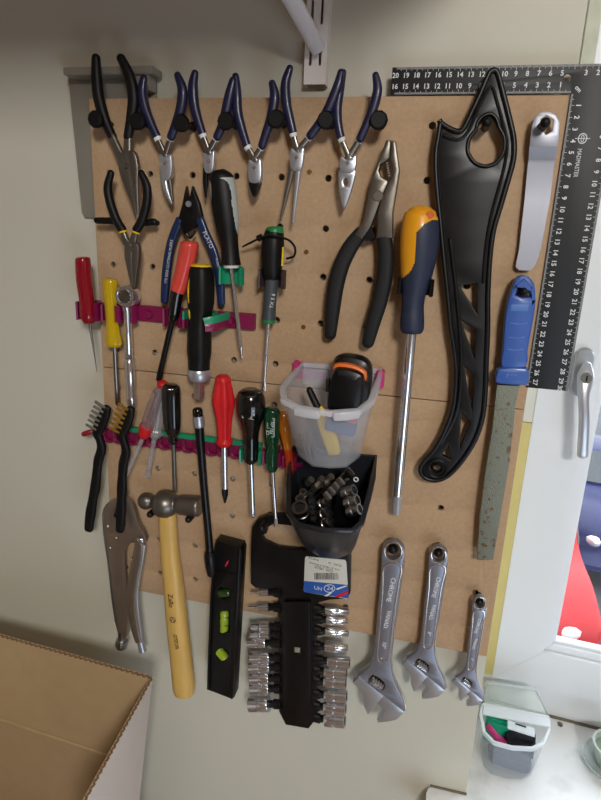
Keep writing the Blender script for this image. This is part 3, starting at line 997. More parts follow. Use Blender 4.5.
# large yellow / navy
t = thing('screwdriver', 'large screwdriver with orange-yellow and navy handle, long steel blade', 'screwdriver', P(418, 270, 3.2))
vf = sweep(px([(421.6, 205.6, 3.2, 2), (421.5, 206.4, 3.2, 7.5), (421.2, 209.5, 3.2, 12.5), (420.9, 213, 3.2, 15.6), (420.3, 218, 3.2, 17.6), (419.8, 232, 3.2, 19.6), (418.8, 250, 3.2, 19.2), (417.2, 268, 3.2, 17), (415, 285, 3.2, 14), (413.3, 297, 3.2, 11.8), (412.6, 308, 3.2, 11.2), (412.2, 320, 3.2, 12), (412, 329, 3.2, 11.6), (411.8, 333, 3.2, 9.5)]), 12, 96, 'flat')


def yel(x, y, c):
    if y < 220:
        return True
    if y > 279:
        return False
    bx = 438 - 22 * min(1, ((y - 219) / 14) ** .5) if y < 233 else 416 - (y - 233) * .06
    if y > 262:
        bx -= ((y - 262) / 17) ** 2 * 12
    return x < bx


A, B = split(vf, yel)
hb_ = mesh('handle', B, M_navy3, t)
ya = mesh('yellow_shell', A, M_ylw_or, t)
c = P(429.5, 215, 4.6)
mesh('hanging_hole', cyl(c + Vector((0, .5, 0)), c - Vector((0, .05, 0)), .4, .36, 16), M_orhole, ya)
bit(t, 'shaft', [(411.6, 331, 3.2, 5.2), (397.5, 495, 2.2, 4.6)], M_chrome)
bit(t, 'tip', [(397.6, 494, 2.2, 4.6), (396.6, 506, 2.1, 4.6, 2.4), (396.1, 515, 2.1, 2.8, .8)], M_satin)

# awl
t = thing('awl', 'awl with clear dark red handle, leftmost tool on magenta rail', 'awl', P(86, 290, 2.2))
bit(t, 'handle', [(82.5, 256.6, 2.2, 3), (82.6, 257.4, 2.2, 5.8), (82.9, 260.5, 2.2, 7.4), (84, 280, 2.2, 7.6), (86.8, 300, 2.2, 7.4), (88.5, 316, 2.2, 8), (89.2, 323, 2.2, 5)], M_redc, smooth=3, seg=30, lobes=6, amp=.05)
bit(t, 'spike', [(89.4, 321, 2.2, 1.5), (97, 372, 1.9, .3)], M_steel)

# clear yellow
t = thing('screwdriver', 'screwdriver with clear yellow handle beside the red awl', 'screwdriver', P(112, 320, 2.2))
bit(t, 'handle', [(110, 278, 2.2, 4.8), (110, 280.5, 2.2, 7), (110.3, 292, 2.2, 7), (111, 306, 2.2, 6), (112, 320, 2.2, 5.8), (113.3, 334, 2.2, 7), (114, 343, 2.2, 8), (114.2, 346.5, 2.2, 6)], M_yelc, smooth=3, seg=30, lobes=8, amp=.08)
shaft(t, 114.5, 346, 117.5, 405, 2.2, 1.5, 2.1, 'flat', M_steel)

# chrome ratchet
t = thing('ratchet_wrench', 'chrome ratchet handle with round head hanging on the magenta rail', 'ratchet', P(126, 297, 2))
c = P(124.8, 296.5, 2.6)
s = S(124.8, 296.5, 2.6)
hd_ = mesh('head', sweep([(c.x, c.y + 1.6, c.z, 9 * s, 9 * s), (c.x, c.y + 1.4, c.z, 10.5 * s, 10.5 * s), (c.x, c.y, c.z, 10.5 * s, 10.5 * s), (c.x, c.y - .15, c.z, 9.5 * s, 9.5 * s), (c.x, c.y - .15, c.z, 7.8 * s, 7.8 * s), (c.x, c.y, c.z, 7.6 * s, 7.6 * s)], 1, 32, 'flat'), M_chrome, t)
mesh('selector_dial', sweep([(c.x, c.y + .2, c.z, 7 * s, 7 * s), (c.x, c.y - .08, c.z, 6.8 * s, 6.8 * s), (c.x, c.y - .1, c.z, 5.4 * s, 5.4 * s), (c.x, c.y - .26, c.z, 5 * s, 5 * s), (c.x, c.y - .28, c.z, 2 * s, 2 * s)], 1, 36, 'flat', lobes=12, amp=.16), M_steel, hd_, angle=18)
bit(t, 'handle', [(126, 304, 2, 5), (127.2, 312, 2, 3.8), (127.8, 330, 1.9, 3.8), (128.8, 352, 1.8, 4.2), (129, 355, 1.8, 3.4), (129.2, 357, 1.8, 4.6), (129.3, 359, 1.8, 3.4), (129.5, 362, 1.8, 4.8), (130.2, 376, 1.7, 4.6), (131, 392, 1.6, 4), (131.1, 394, 1.6, 4.6), (131.6, 404, 1.6, 4.4), (131.8, 407, 1.6, 3)], M_chrome, seg=20)

# lower row -------------------------------------------------------
t = thing('voltage_tester', 'clear mauve voltage tester with red collar, slanting across rail', 'voltage tester', P(150, 415, 2.8))
bit(t, 'body', [(159.5, 388, 2.9, 3.2), (157.5, 393, 2.9, 5), (153.5, 405, 2.9, 5.8), (149.8, 417, 2.8, 6), (146.6, 427, 2.8, 6.2)], M_clear, smooth=3, seg=20)
bit(t, 'inner_lamp', [(157, 394, 2.9, 1.6), (148, 424, 2.8, 1.8)], M_steeld)
bit(t, 'red_collar', [(146.6, 425.5, 2.8, 6.4), (144.6, 433, 2.7, 6), (143, 438, 2.7, 3.4)], M_red, smooth=2)
shaft(t, 143.5, 436, 121.5, 486, 2.7, 2.1, 2.2, 'flat', M_clearg, tl=8)
t = thing('voltage_tester', 'clear grey voltage tester with red end cap beside the mauve one', 'voltage tester', P(157, 415, 1.8))
bit(t, 'body', [(162.5, 386, 1.9, 4.4), (161, 398, 1.9, 5.6), (158, 415, 1.8, 6.2), (155.5, 430, 1.8, 6.4), (154.6, 437, 1.8, 4.5)], M_clearg, smooth=3, seg=20, lobes=6, amp=.08)
bit(t, 'red_cap', [(163, 381, 1.9, 3.5), (162.8, 383, 1.9, 5.2), (162.4, 387.5, 1.9, 5)], M_red, smooth=2)
bit(t, 'ball_collar', [(156.2, 428, 1.8, 5), (155.4, 433, 1.8, 7.2), (154.4, 438, 1.8, 4)], M_clearg, smooth=3, lobes=8, amp=.1, seg=24)
shaft(t, 154.4, 438, 147, 478, 1.8, 1.6, 2.5, 'flat', M_clearg, tl=8)

t = thing('screwdriver', 'screwdriver with straight glossy black handle in the lower rail', 'screwdriver', P(172, 415, 2.6))
bit(t, 'handle', [(171, 384, 2.6, 5.5), (171, 386.5, 2.6, 8.4), (171.2, 392, 2.6, 9.2), (171.8, 410, 2.6, 9), (172.4, 426, 2.6, 8.2), (172.8, 433, 2.6, 6), (173, 437, 2.6, 4.2), (173, 440, 2.6, 4.8), (173.2, 444, 2.6, 3)], M_blkgloss, smooth=3, seg=36, lobes=8, amp=.08)
shaft(t, 173.4, 443, 175, 492, 2.6, 2.1, 2, 'flat', M_steeld)

t = thing('flexible_shaft', 'long thin black flexible driver shaft with silver collar at top', 'driver shaft', P(203, 490, 2.8))
bit(t, 'end_cap', [(197.3, 408, 2.8, 3.5), (197.5, 410, 2.8, 4.8), (198.3, 417, 2.8, 4.8)], M_blkgloss, smooth=2)
bit(t, 'collar', [(198.3, 416, 2.8, 5.2), (199.1, 424, 2.8, 5.4), (199.4, 427, 2.8, 4.6)], M_satin)
bit(t, 'tube', [(199.3, 426, 2.8, 4.2), (201, 450, 2.8, 3.9), (204.3, 490, 2.8, 3.6), (208, 530, 2.8, 3.5), (209.6, 552, 2.8, 3.5)], M_blkpl, smooth=4)
bit(t, 'tip_socket', [(209.6, 551, 2.8, 4.2), (210, 556, 2.8, 5.4), (210.9, 566, 2.8, 5.2), (211.6, 575, 2.8, 3.8)], M_blkpl, smooth=2)

t = thing('screwdriver', 'cross-head screwdriver with bright red waisted handle', 'screwdriver', P(223, 410, 2.6))
bit(t, 'handle', [(223, 375, 2.6, 4.5), (223, 377.5, 2.6, 7), (223, 384, 2.6, 8.6), (223.2, 394, 2.6, 10.6), (223.3, 402, 2.6, 11.6), (223.6, 410, 2.6, 10), (223.9, 420, 2.6, 8.2), (224, 432, 2.6, 7.2), (224.2, 438, 2.6, 6.8), (224.3, 442, 2.6, 8.2), (224.4, 446, 2.6, 5.6)], M_red, smooth=4, seg=48, lobes=6, amp=.16, lrange=(.16, .8))
c = P(228, 391, 3.6)
shaft(t, 224.3, 445, 225, 489, 2.6, 2.3, 3.1, 'none', M_chrome, tl=1)
bit(t, 'black_tip', [(225, 488, 2.3, 3.1), (225, 494, 2.3, 3.1), (225, 503, 2.3, .8)], M_blkpl, lobes=4, amp=.25)

t = thing('screwdriver', 'stubby black screwdriver with bulbous head and white lettering', 'screwdriver', P(251, 420, 2.6))
hb_ = bit(t, 'handle', [(250.4, 389, 2.8, 7), (250.4, 392, 2.8, 11.5), (250.6, 399, 2.8, 14), (250.8, 409, 2.8, 14), (251, 418, 2.8, 12), (251, 426, 2.8, 9.2), (251, 436, 2.7, 7.4), (251, 448, 2.6, 7.2), (250.8, 459, 2.6, 6.8), (250.8, 463, 2.6, 4.5)], M_blkgloss, smooth=4, seg=36)
text('Master\nNo.2x4\nINSUL.', .5, P(248.3, 414, 4.3), M_white_print, hb_, -3)
shaft(t, 250.9, 462, 252.8, 518, 2.6, 2.3, 2.6, 'cross', M_chrome, tl=5)

t = thing('screwdriver', 'dark green glossy screwdriver with white printed panel', 'screwdriver', P(272, 440, 2.6))
hb_ = bit(t, 'handle', [(272.6, 407.5, 2.6, 5), (272.4, 410, 2.6, 7.4), (272, 417, 2.6, 8.2), (271.8, 430, 2.6, 7.8), (272, 440, 2.6, 6.8), (272.3, 446, 2.6, 5.6), (272, 452, 2.6, 6.4), (271.8, 462, 2.6, 6.6), (272, 468, 2.6, 5.6), (272.3, 471.5, 2.6, 3.6)], M_greend, smooth=4, seg=30, lobes=6, amp=.04)
fr = [P(267, 418.5, 3.42), P(274.4, 418.5, 3.5), P(274, 437, 3.45), P(266.6, 437, 3.35)]
mesh('printed_panel', add(*[cyl(fr[i], fr[(i + 1) % 4], .035, seg=6) for i in range(4)] + [cyl((fr[0] + fr[1]) / 2, (fr[2] + fr[3]) / 2, .03, seg=6)]), M_white_print, hb_)
text('CE 125', .5, P(268.3, 429, 3.5), M_white_print, hb_, 86)
text('PZ1 x75', .42, P(272, 428, 3.55), M_white_print, hb_, 86)
shaft(t, 272.6, 470, 276.2, 527, 2.6, 2.3, 1.7, 'flat', tl=9)

t = thing('screwdriver', 'clear amber screwdriver half hidden behind the frosted bin', 'screwdriver', P(285, 440, 2.0))
bit(t, 'handle', [(283, 412, 2, 4), (283.2, 416, 2, 5.6), (284, 425, 2, 6.4), (285.3, 434, 2, 5.4), (286.4, 442, 2, 4.4), (287.8, 450, 2, 4.2)], M_amber, smooth=4, seg=24, lobes=6, amp=.06)
bit(t, 'lower_grip', [(287.6, 449, 2, 4.4), (289, 458, 2, 4.4), (289.8, 468, 2, 4), (290.4, 477, 2, 2.6)], M_ambred, smooth=3, seg=20)
bit(t, 'shaft', [(290.3, 475, 2, 1.3), (292.5, 505, 1.8, 1.2)], M_steel)


# ================================================================== WIRE BRUSHES
def brush(label, head, hand, tips, mwire, d):
    t = thing('wire_brush', label, 'brush', P(*hand[0], d))
    b = mesh('handle', sweep(px([(x, y, d, r, 2.8) for (x, y), r in zip(head + hand, [3.8, 5.4, 5.6, 4.6] + [3.6, 4.2, 4.3, 4.0, 4.6, 4.0, 4.6, 4.2, 3.8])]), 4, 14, 'round', power=3), M_blk, t)
    vfs = []
    (bx0, by0), (bx1, by1), (tx0, ty0), (tx1, ty1) = tips
    for i in range(6):
        f = i / 5
        for j in range(3):
            dz = d - .35 + .35 * j
            for k in range(4):
                jx, jy, jd = random.uniform(-.5, .5), random.uniform(-.7, .7), random.uniform(-.08, .08)
                a = (bx0 + (bx1 - bx0) * f, by0 + (by1 - by0) * f)
                q = (tx0 + (tx1 - tx0) * f, ty0 + (ty1 - ty0) * f)
                vfs.append(sweep(px([(a[0] + jx * .5, a[1] + jy * .4, dz, 1.0), (a[0] + (q[0] - a[0]) * .85 + jx * 1.6, a[1] + (q[1] - a[1]) * .9 + jy * 1.2, dz + jd * 2, .85)]), 1, 5, 'flat'))
    br = mesh('bristles', add(*vfs), mwire, t, flat=True)
    br['kind'] = 'stuff'
    return t


brush('wire brush with silver steel bristles, hanging left of the brass one', [(107, 408), (104, 416), (100, 425), (97.5, 433)],
      [(100, 440), (101.5, 449), (98.5, 460), (97, 472), (95.5, 486), (93, 499), (91, 511), (89.5, 522), (89, 529)],
      ((105, 408), (96, 430), (94, 401), (85, 424)), M_wire, 2.4)
brush('wire brush with golden brass bristles, end hanging over locking pliers', [(131, 409), (128, 417), (124.5, 426), (121.5, 434)],
      [(124, 442), (126, 452), (123.5, 463), (122.5, 475), (122, 487), (121.5, 499), (121, 510), (120.5, 521), (120, 530)],
      ((128, 410), (119.5, 433), (117, 403), (108.5, 427)), M_brass, 3.2)

# ================================================================== LOCKING PLIERS
t = thing('locking_pliers', 'brownish steel locking pliers with rivets, left of the hammer', 'locking pliers', P(120, 550, 1.6))
bronze = mat('bronze_steel', (158, 146, 134), .33, .8, bump=.03, bscale=90, var=.08)
mesh('jaw_body', plate([(112.5, 500), (119, 497.5), (126, 499), (132, 505), (135.5, 514), (137.5, 523), (144, 534), (146, 541), (141, 547), (134, 543), (128, 545), (124, 553), (124, 572), (125.3, 590), (127, 612), (127, 634), (124, 640), (119.5, 640), (117, 632), (114.5, 622), (111.2, 600), (107.5, 566), (103, 535), (101.6, 515), (105, 505)], 1.2, 2.0, holes=[[(114, 512), (119, 508), (124, 514), (125.5, 524), (122, 532), (117, 524)]], bevel=.15, sm=2), bronze, t)
mesh('lever', sweep(px([(140, 542, 2.2, 4.5, 3), (138.6, 556, 2.2, 5.2, 3.4), (135, 574, 2.2, 5.2, 3.6), (132.5, 592, 2.2, 5, 3.6), (133.5, 612, 2.2, 4.6, 3.6), (136.5, 630, 2.2, 4, 3.2), (139.5, 641, 2.2, 3.4, 3)]), 5, 18, 'flat', power=3), bronze, t)
mesh('lever_edge', sweep(px([(144.5, 546, 2.4, 1.4, 2), (142.5, 560, 2.5, 1.6, 2), (139.3, 576, 2.5, 1.8, 2), (137, 593, 2.5, 1.8, 2), (137.8, 610, 2.5, 1.8, 2), (140.5, 630, 2.4, 1.6, 2), (142.4, 641, 2.3, 1.2, 2)]), 4, 12, power=2.5), M_satin, t)
mesh('lever_tip', sweep(px([(140.2, 640, 2.2, 3), (142.8, 651, 2.2, 3.2)]), 1, 14, 'flat'), M_satin, t)
mesh('adjusting_screw', sweep(px([(122, 632, 1.7, 3.6), (122, 639, 1.7, 3.2), (121.8, 640.2, 1.7, 4.8), (121.6, 644, 1.7, 5.4), (121.5, 647.5, 1.7, 4.6), (121.5, 648.8, 1.7, 2.6)]), 2, 20, 'flat', lobes=10, amp=.08), M_steel, t)
mesh('body_edge', sweep(px([(103, 516, 2.05, .8), (104.2, 535, 2.05, .8), (108.6, 566, 2.05, .8), (112.4, 600, 2.05, .8), (115.8, 622, 2.05, .8)]), 4, 8), M_steel, t)
for x, y, r in ((107.8, 526.5, 1.6), (116, 538, 1.6), (110, 548, 1.4), (131.5, 560.5, 1.8), (140, 541, 3.4)):
    c = P(x, y, 2.0 if x < 130 else 2.5)
    s = S(x, y, 2)
    mesh('rivet', sweep([(c.x, c.y + .1, c.z, r * s, r * s), (c.x, c.y - .08, c.z, r * s * .7, r * s * .7), (c.x, c.y - .12, c.z, r * s * .2, r * s * .2)], 2, 12, 'flat'), M_chrome, t)
peg_at(117, 515, 3.0, 'black peg through the jaw of the locking pliers')

# ================================================================== HAMMER
t = thing('hammer', 'ball-peen hammer with pale wooden handle lying across two pegs', 'hammer', P(168, 506, 2.4))
mesh('head', sweep(px([(138.8, 500.4, 2.4, 1.5), (139.6, 500.4, 2.4, 4), (142, 500.6, 2.4, 6.6), (146, 500.8, 2.4, 7.8), (150, 501.2, 2.4, 7), (152.5, 501.6, 2.4, 5.6), (155, 502, 2.4, 7), (158, 502.6, 2.4, 11), (163, 503.4, 2.4, 13), (169, 503.8, 2.4, 12.6), (174, 504, 2.4, 10), (176.5, 504.1, 2.4, 7.6), (178.5, 504.3, 2.4, 8.4), (181, 504.6, 2.4, 9.2), (186, 505, 2.4, 9.6), (196, 505.8, 2.4, 9.8), (199, 506, 2.4, 9.6), (200.5, 506.2, 2.4, 8.4)]), 3, 32, 'flat'), M_steeld, t)
hb_ = mesh('handle', sweep(px([(167, 494, 2.4, 7, 5), (167.5, 512, 2.4, 8, 6.4), (168.2, 530, 2.4, 8.2, 7), (169.8, 553, 2.4, 8.4, 7.2), (173.8, 586, 2.4, 8.9, 8), (177, 620, 2.4, 9.6, 8.6), (180.6, 653, 2.4, 9.4, 8.6), (183.8, 684, 2.4, 9.6, 8.8), (184.6, 692, 2.4, 8.6, 8)]), 5, 24, 'flat', power=2.3), M_wood, t)
hd_ = 3.66
text('Zallo', .95, P(170.6, 601, hd_ + .02), M_burn, hb_, -86)
c = P(172.6, 620, hd_)
mesh('stamp_mark', add(sweep([(c.x + .36 * math.cos(a), c.y, c.z + .42 * math.sin(a), .045, .03) for a in [2 * PI * k / 20 for k in range(20)]], 1, 6, closed=True),
                       *[obox(c + Vector((.18 * math.cos(a), 0, .2 * math.sin(a))), Vector((.13 * math.cos(a + 1), 0, .13 * math.sin(a + 1))), Vector((0, .03, 0)), Vector((-.05 * math.sin(a + 1), 0, .05 * math.cos(a + 1)))) for a in (1.5, 3.6, 5.7)]), M_burn, hb_)
text('HAMMER 300g\nDIN 1041 ESTD', .34, P(176, 642, hd_ + .06), M_burn, hb_, -84)
peg_at(150, 514.5, 3.3, 'black peg under the ball end of the hammer head')
peg_at(188.5, 519.5, 3.4, 'black peg under the flat face of the hammer head')

# ================================================================== SPIRIT LEVEL
t = thing('spirit_level', 'short black spirit level with three lime vials, hung upright', 'spirit level', P(225, 620, 1))
v1, v2, v3 = ell(223.5, 593, 6.6, 6.2, 20), [(219, 612), (229.5, 611), (229.5, 633), (218.6, 634)], ell(222, 655, 6.6, 6.4, 20)
mesh('body', plate([(215.5, 541), (240.5, 547.5), (242, 552), (234, 698), (231, 699), (207.4, 690), (207, 686), (208.6, 638), (210.6, 597)], .6, 2.5, holes=[v1, v2, v3], bevel=.12), M_level, t)
mesh('edge_rail', add(sweep(px([(216.5, 543, 2.6, 1.1, 2), (211.8, 597, 2.6, 1.1, 2), (208.6, 688, 2.6, 1.1, 2)]), 2, 10, power=4), sweep(px([(240, 549, 2.6, 1.3, 2), (232, 697, 2.6, 1.3, 2)]), 1, 10, power=4)), M_level, t)
mesh('end_band', sweep(px([(214.6, 570.5, 2.55, .7), (240, 576, 2.55, .7)]), 1, 8), M_level, t)
mesh('vial_backing', plate([(217, 585), (233, 585), (229, 664), (215, 664)], .4, .7), M_viald, t)
for (a, b, m_) in (((219.5, 593.5), (228, 593), M_viald), ((224.2, 613.5), (224, 631), M_vial), ((218.5, 650.5), (226, 659.5), M_vial)):
    v = mesh('vial', sweep(px([(a[0], a[1], 1.8, 4.0 if m_ is M_vial else 4), (b[0], b[1], 1.8, 4.0 if m_ is M_vial else 4)]), 1, 16), m_, t)
mesh('vial_lines', add(*[sweep(px([(219.6, y, 2.3, .35), (228.6, y, 2.3, .35)]), 1, 6) for y in (618, 626)]), M_blkpl, t)
mesh('red_mark', plate([(224.6, 567), (226.4, 562.5), (228.6, 560), (228, 563.5), (225.8, 566.5)], 2.5, 2.56, bevel=.01), mat('red_print', (214, 40, 70), .5), t)

# ================================================================== SOCKET RACK
t = thing('socket_rack', 'black plastic socket holder with hanging slot and shop label', 'socket holder', P(295, 600, 1.6))
rack = t
mesh('holder_plate', plate([(251, 538), (252, 527), (257, 519.5), (266, 516), (285, 515), (330, 522), (344, 528), (350, 540), (350.5, 560), (350, 594), (347, 599), (330, 600), (318, 603), (316, 612), (316.5, 700), (317, 718), (308.5, 729), (285.5, 725), (279, 712), (278.5, 640), (279, 600), (276, 592), (268, 589), (255, 588), (250.6, 584)],
                           1.0, 2.0, holes=[[(267, 528), (274, 524), (292, 526), (330, 543), (330, 551), (300, 551), (278, 548.5), (264, 542), (260.5, 536), (266, 534)]], bevel=.12), M_blkpl, t)
mesh('centre_spine', plate([(284, 602), (310, 602), (311, 700), (306, 724), (288, 720), (283, 700)], 1.9, 2.4, holes=[[(294, 647), (300.5, 647.5), (300.5, 654.5), (294, 654)]], bevel=.1), M_blkpl, t)
mesh('square_window', plate([(294.5, 647.5), (300, 648), (300, 654), (294.5, 653.5)], 1.9, 2.1), mat('pale_insert', (150, 144, 122), .6), t)
lab = mesh('shop_label', plate([(305, 558), (306, 556.5), (345, 560), (346.3, 562), (348.6, 598), (347, 599), (304, 592), (303.6, 590)], 2.0, 2.06, bevel=.01), M_label, t)
mesh('blue_band', plate([(303.9, 581), (347.7, 585), (348.7, 598.6), (303.8, 592)], 2.06, 2.09, bevel=.005), M_labelb, lab)
mesh('red_stripe', plate([(334, 597), (348, 590), (348.4, 593), (339, 597.6)], 2.09, 2.11, bevel=.003), M_red, lab)
mesh('white_stripe', add(plate([(336, 588.5), (346, 585.5), (347, 586.3), (337, 590)], 2.09, 2.11, bevel=.003), plate([(324, 596), (331, 592), (332, 592.8), (327, 596.5)], 2.09, 2.11, bevel=.003)), M_white_print, lab)
mesh('logo_ring', add(sweep([(q.x, q.y, q.z, .05, .03) for q in [P(329.5 + 5.4 * math.cos(a), 588.5 + 3.8 * math.sin(a), 2.12) for a in [2 * PI * k / 20 for k in range(20)]]], 1, 6, closed=True)), M_white_print, lab)
text('24', .8, P(330, 588.5, 2.11), M_white_print, lab, -5)
text('UH', .7, P(318, 588.5, 2.11), M_white_print, lab, -5)
text('AC2016           M   YATO', .38, P(325, 562, 2.08), M_print, lab, -6)
text('Socket set on holder 1/4" Cr-V\n22 pcs  4 - 14 mm\nArt. 3801   590127', .29, P(324, 568, 2.08), M_print, lab, -6)
bars = []
random.seed(3)
x = 314.0
while x < 338:
    w = random.choice((.25, .45, .8))
    bars.append(plate([(x, 573), (x + w, 573), (x + w + .4, 579.6), (x + .4, 579.6)], 2.06, 2.09, bevel=.003))
    x += w + random.choice((.4, .7))
mesh('bar_code', add(*bars), M_print, lab, flat=True)
peg_at(262, 528, 3.6, 'black peg through the slot of the socket holder', r=.45)

side = {'l': ['slimmest, topmost', 'slim, second from the top', 'third from the top', 'fourth from the top', 'fifth from the top, jutting out', 'sixth from the top', 'seventh from the top', 'eighth from the top', 'ninth from the top', 'fattest, lowest'],
        'r': ['stepped, topmost', 'second from the top', 'third from the top', 'fourth from the top', 'fifth from the top, jutting out', 'sixth from the top', 'seventh from the top', 'eighth from the top', 'ninth from the top', 'fattest, lowest']}
LS = [(251, 269, 592, 3.2), (249, 269, 607, 3.5), (252, 270, 626.5, 4), (251, 270, 634.2, 4), (248.5, 266, 642.5, 4.2), (251, 270, 657, 4.6), (250, 270, 667, 4.6), (251, 269.5, 678, 4.7), (251, 269.5, 688.5, 4.8), (250, 269, 704, 6)]
RS = [(326, 349, 609.5, 4), (327, 347.5, 619.5, 4), (326, 348.5, 631, 4.2), (325.5, 347.5, 646.3, 4.4), (328, 349.6, 660.5, 4.8), (325, 346.7, 670.7, 4.8), (324.5, 345.8, 681, 4.9), (325, 346.7, 694.3, 5.2), (324.5, 345.8, 706.5, 5.4), (325, 345, 718.6, 6)]
for sd, LL in (('l', LS), ('r', RS)):
    for k, (x0, x1, y, r) in enumerate(LL):
        d = 1.9
        inn, out = (x1, x0) if sd == 'l' else (x0, x1)
        sg = -1 if sd == 'l' else 1
        hub = 281 if sd == 'l' else 314
        sl = .06 * sg
        mesh('stud', sweep(px([(hub, y - 1.5 * (1 if sd == 'r' else -.3), d, 4.8, 3.4), (inn - sg * 5, y, d, 4.8, 3.4), (inn - sg * 4.4, y, d, 3.4, 3), (inn + sg * 4, y, d, 3.2, 3)]), 1, 12, 'flat'), M_blkpl, rack)
        tk = thing('socket', '%s of the chrome sockets on %s side of the rack' % (side[sd][k], 'left' if sd == 'l' else 'right'), 'socket', P((x0 + x1) / 2, y, d), 'chrome sockets on the black holder')
        ln = out - inn
        yy = lambda f: y + abs(ln) * .09 * f * (1 if sd == 'r' else 0.05)
        r *= 1.12
        if k < 2 and sd == 'l':
            prof = [(0, r), (.5, r), (.5, r * .55), (.62, r * .5), (.66, r * .35), (1, r * .3)]
        elif (k < 4 and sd == 'r') or (k in (2, 3) and sd == 'l'):
            prof = [(0, r), (.45, r), (.5, r * .82), (.53, r), (.6, r * .8), (1, r * .75), (1, r * .5), (.93, r * .5)]
        else:
            prof = [(0, r * .95), (.03, r), (.42, r), (.45, r * .9), (.5, r * .9), (.53, r), (1, r), (1, r * .72), (.9, r * .7)]
        mesh('body', sweep(px([(inn + ln * f, yy(f), d, q) for f, q in prof]), 1, 20, 'flat'), M_chrome, tk)
        if k > 1 or sd == 'r':
            mesh('opening', sweep(px([(inn + ln * .9, yy(.9), d, r * .55), (inn + ln * .97, yy(.97), d, r * .5)]), 1, 6, 'flat'), M_hole, tk)

# ================================================================== ADJUSTABLE WRENCHES
def wrench(label, hole, corner, size_txt, wordset):
    v0, v1 = complex(393, 551), complex(404, 709)
    w0, w1 = complex(*hole), complex(*corner)
    q = (w1 - w0) / (v1 - v0)

    def f(p):
        z = w0 + (complex(*p) - v0) * q
        return (z.real, z.imag)
    sc = abs(q)
    t = thing('adjustable_wrench', label, 'wrench', P(*hole, 1.4), 'adjustable wrenches')
    d0, d1 = 1.0, 1.0 + 1.0 * sc
    body = [(382, 551), (386, 544), (393, 541.5), (400, 544), (404.3, 551), (403.5, 560), (400, 585), (394.8, 623), (391, 652), (391, 668), (394, 681), (402.8, 699), (405.5, 708), (402, 712), (384, 698), (359, 678.5), (359.5, 675), (367.5, 669), (373, 660), (375, 645), (377.5, 612), (380.5, 582), (381.7, 560)]
    b = mesh('body', plate([f(p) for p in body], d0, d1, holes=[[f(p) for p in ell(393, 551.5, 8, 8.4, 18)], [f(p) for p in [(372.2, 674.8), (385, 683.6), (380.3, 692), (367.4, 683)]]], bevel=.12, sm=2), M_satind, t)
    # raised rim around the handle panel
    rim = [(384.2, 566), (401, 566), (397, 590), (391.6, 628), (388.6, 655), (385.5, 662), (379, 662), (377.4, 655), (379.5, 626), (382.4, 590)]
    mesh('handle_rim', sweep([tuple(P(*f(p), d1 + .02)) + (.09 * sc + .03, .07) for p in cr(rim, 3, True)], 1, 8, closed=True), M_chrome, b)
    mesh('eye_rim', sweep([tuple(P(*f(p), d1)) + (.08 * sc + .02, .08) for p in ell(393, 551.5, 8.6, 9, 24)], 1, 8, closed=True), M_chrome, b)
    mesh('edge', sweep([tuple(P(*f(p), d1 - .2)) + (.16 * sc, .2) for p in cr([(403.6, 560), (400.2, 585), (395, 623), (391.3, 652), (391.6, 668), (394.8, 681), (403, 698), (405.3, 708)], 4)], 1, 10), M_chrome, b)
    mesh('fixed_jaw', plate([f(p) for p in [(383, 696), (402.5, 711), (404, 713), (396.5, 720), (388, 722), (378, 723), (377, 720), (384.6, 711), (377.5, 704)]], d0 - .1, d1 + .1, bevel=.1), M_satin, t)
    mesh('sliding_jaw', plate([f(p) for p in [(352.5, 683), (359, 677), (383.5, 696.5), (377, 704), (368, 715.5), (363.8, 706), (363, 692.5)]], d0 + .05, d1 + .15, bevel=.1), M_satin, t)
    # worm screw
    mesh('worm_recess', plate([f(p_) for p_ in [(372.6, 675.5), (384.5, 683.5), (380, 691.5), (367.5, 683)]], d0 - .05, d0 + .3, bevel=.02), M_hole, t)
    a, c = f((371, 680)), f((381.6, 687.3))
    A_, C_ = P(*a, d1 - .25 * sc), P(*c, d1 - .25 * sc)
    L = []
    m_ = 22
    for i in range(m_ + 1):
        u = i / m_
        p = A_.lerp(C_, u)
        r = .56 * sc * (1 if i % 5 in (1, 2, 3) else .6)
        L.append((p.x, p.y, p.z, r, r))
    mesh('worm_screw', sweep(L, 1, 18, 'flat', lobes=9, amp=.12), M_chrome, t)
    c = P(*f((382, 659)), d1)
    mesh('stud_dot', cyl(c, c - Vector((0, .06, 0)), .14 * sc + .03, .1, 12), M_chrome, t)
    ang = -90 - math.degrees(math.atan2(q.imag, q.real)) - 6
    text(wordset[0], .8 * sc, P(*f((390.8, 590)), d1 + .03), M_emboss, b, ang)
    text(wordset[1], .72 * sc, P(*f((387, 620)), d1 + .03), M_emboss, b, ang - 1)
    text(size_txt, .72 * sc, P(*f((384, 645)), d1 + .03), M_emboss, b, ang - 1)
    return t


wrench('largest of three adjustable wrenches hanging jaw down, on the left', (393, 551), (404, 709), '10"', ('CHROME', 'VANAD.'))
wrench('middle-sized of three adjustable wrenches hanging jaw down', (438.5, 554.6), (444.7, 688), '8"', ('CHROME', 'VANAD.'))
wrench('smallest adjustable wrench, hanging at the bottom right corner of board', (479.5, 602.6), (483, 698.8), '6"', ('CHROME', 'VANAD.'))
peg_at(393, 549.5, 1.9, 'black peg through the eye of the largest wrench', r=.55)
peg_at(438.3, 553, 1.7, 'black peg through the eye of the middle wrench', r=.5)
peg_at(479.6, 602, 1.4, 'black peg through the eye of the smallest wrench', r=.42)

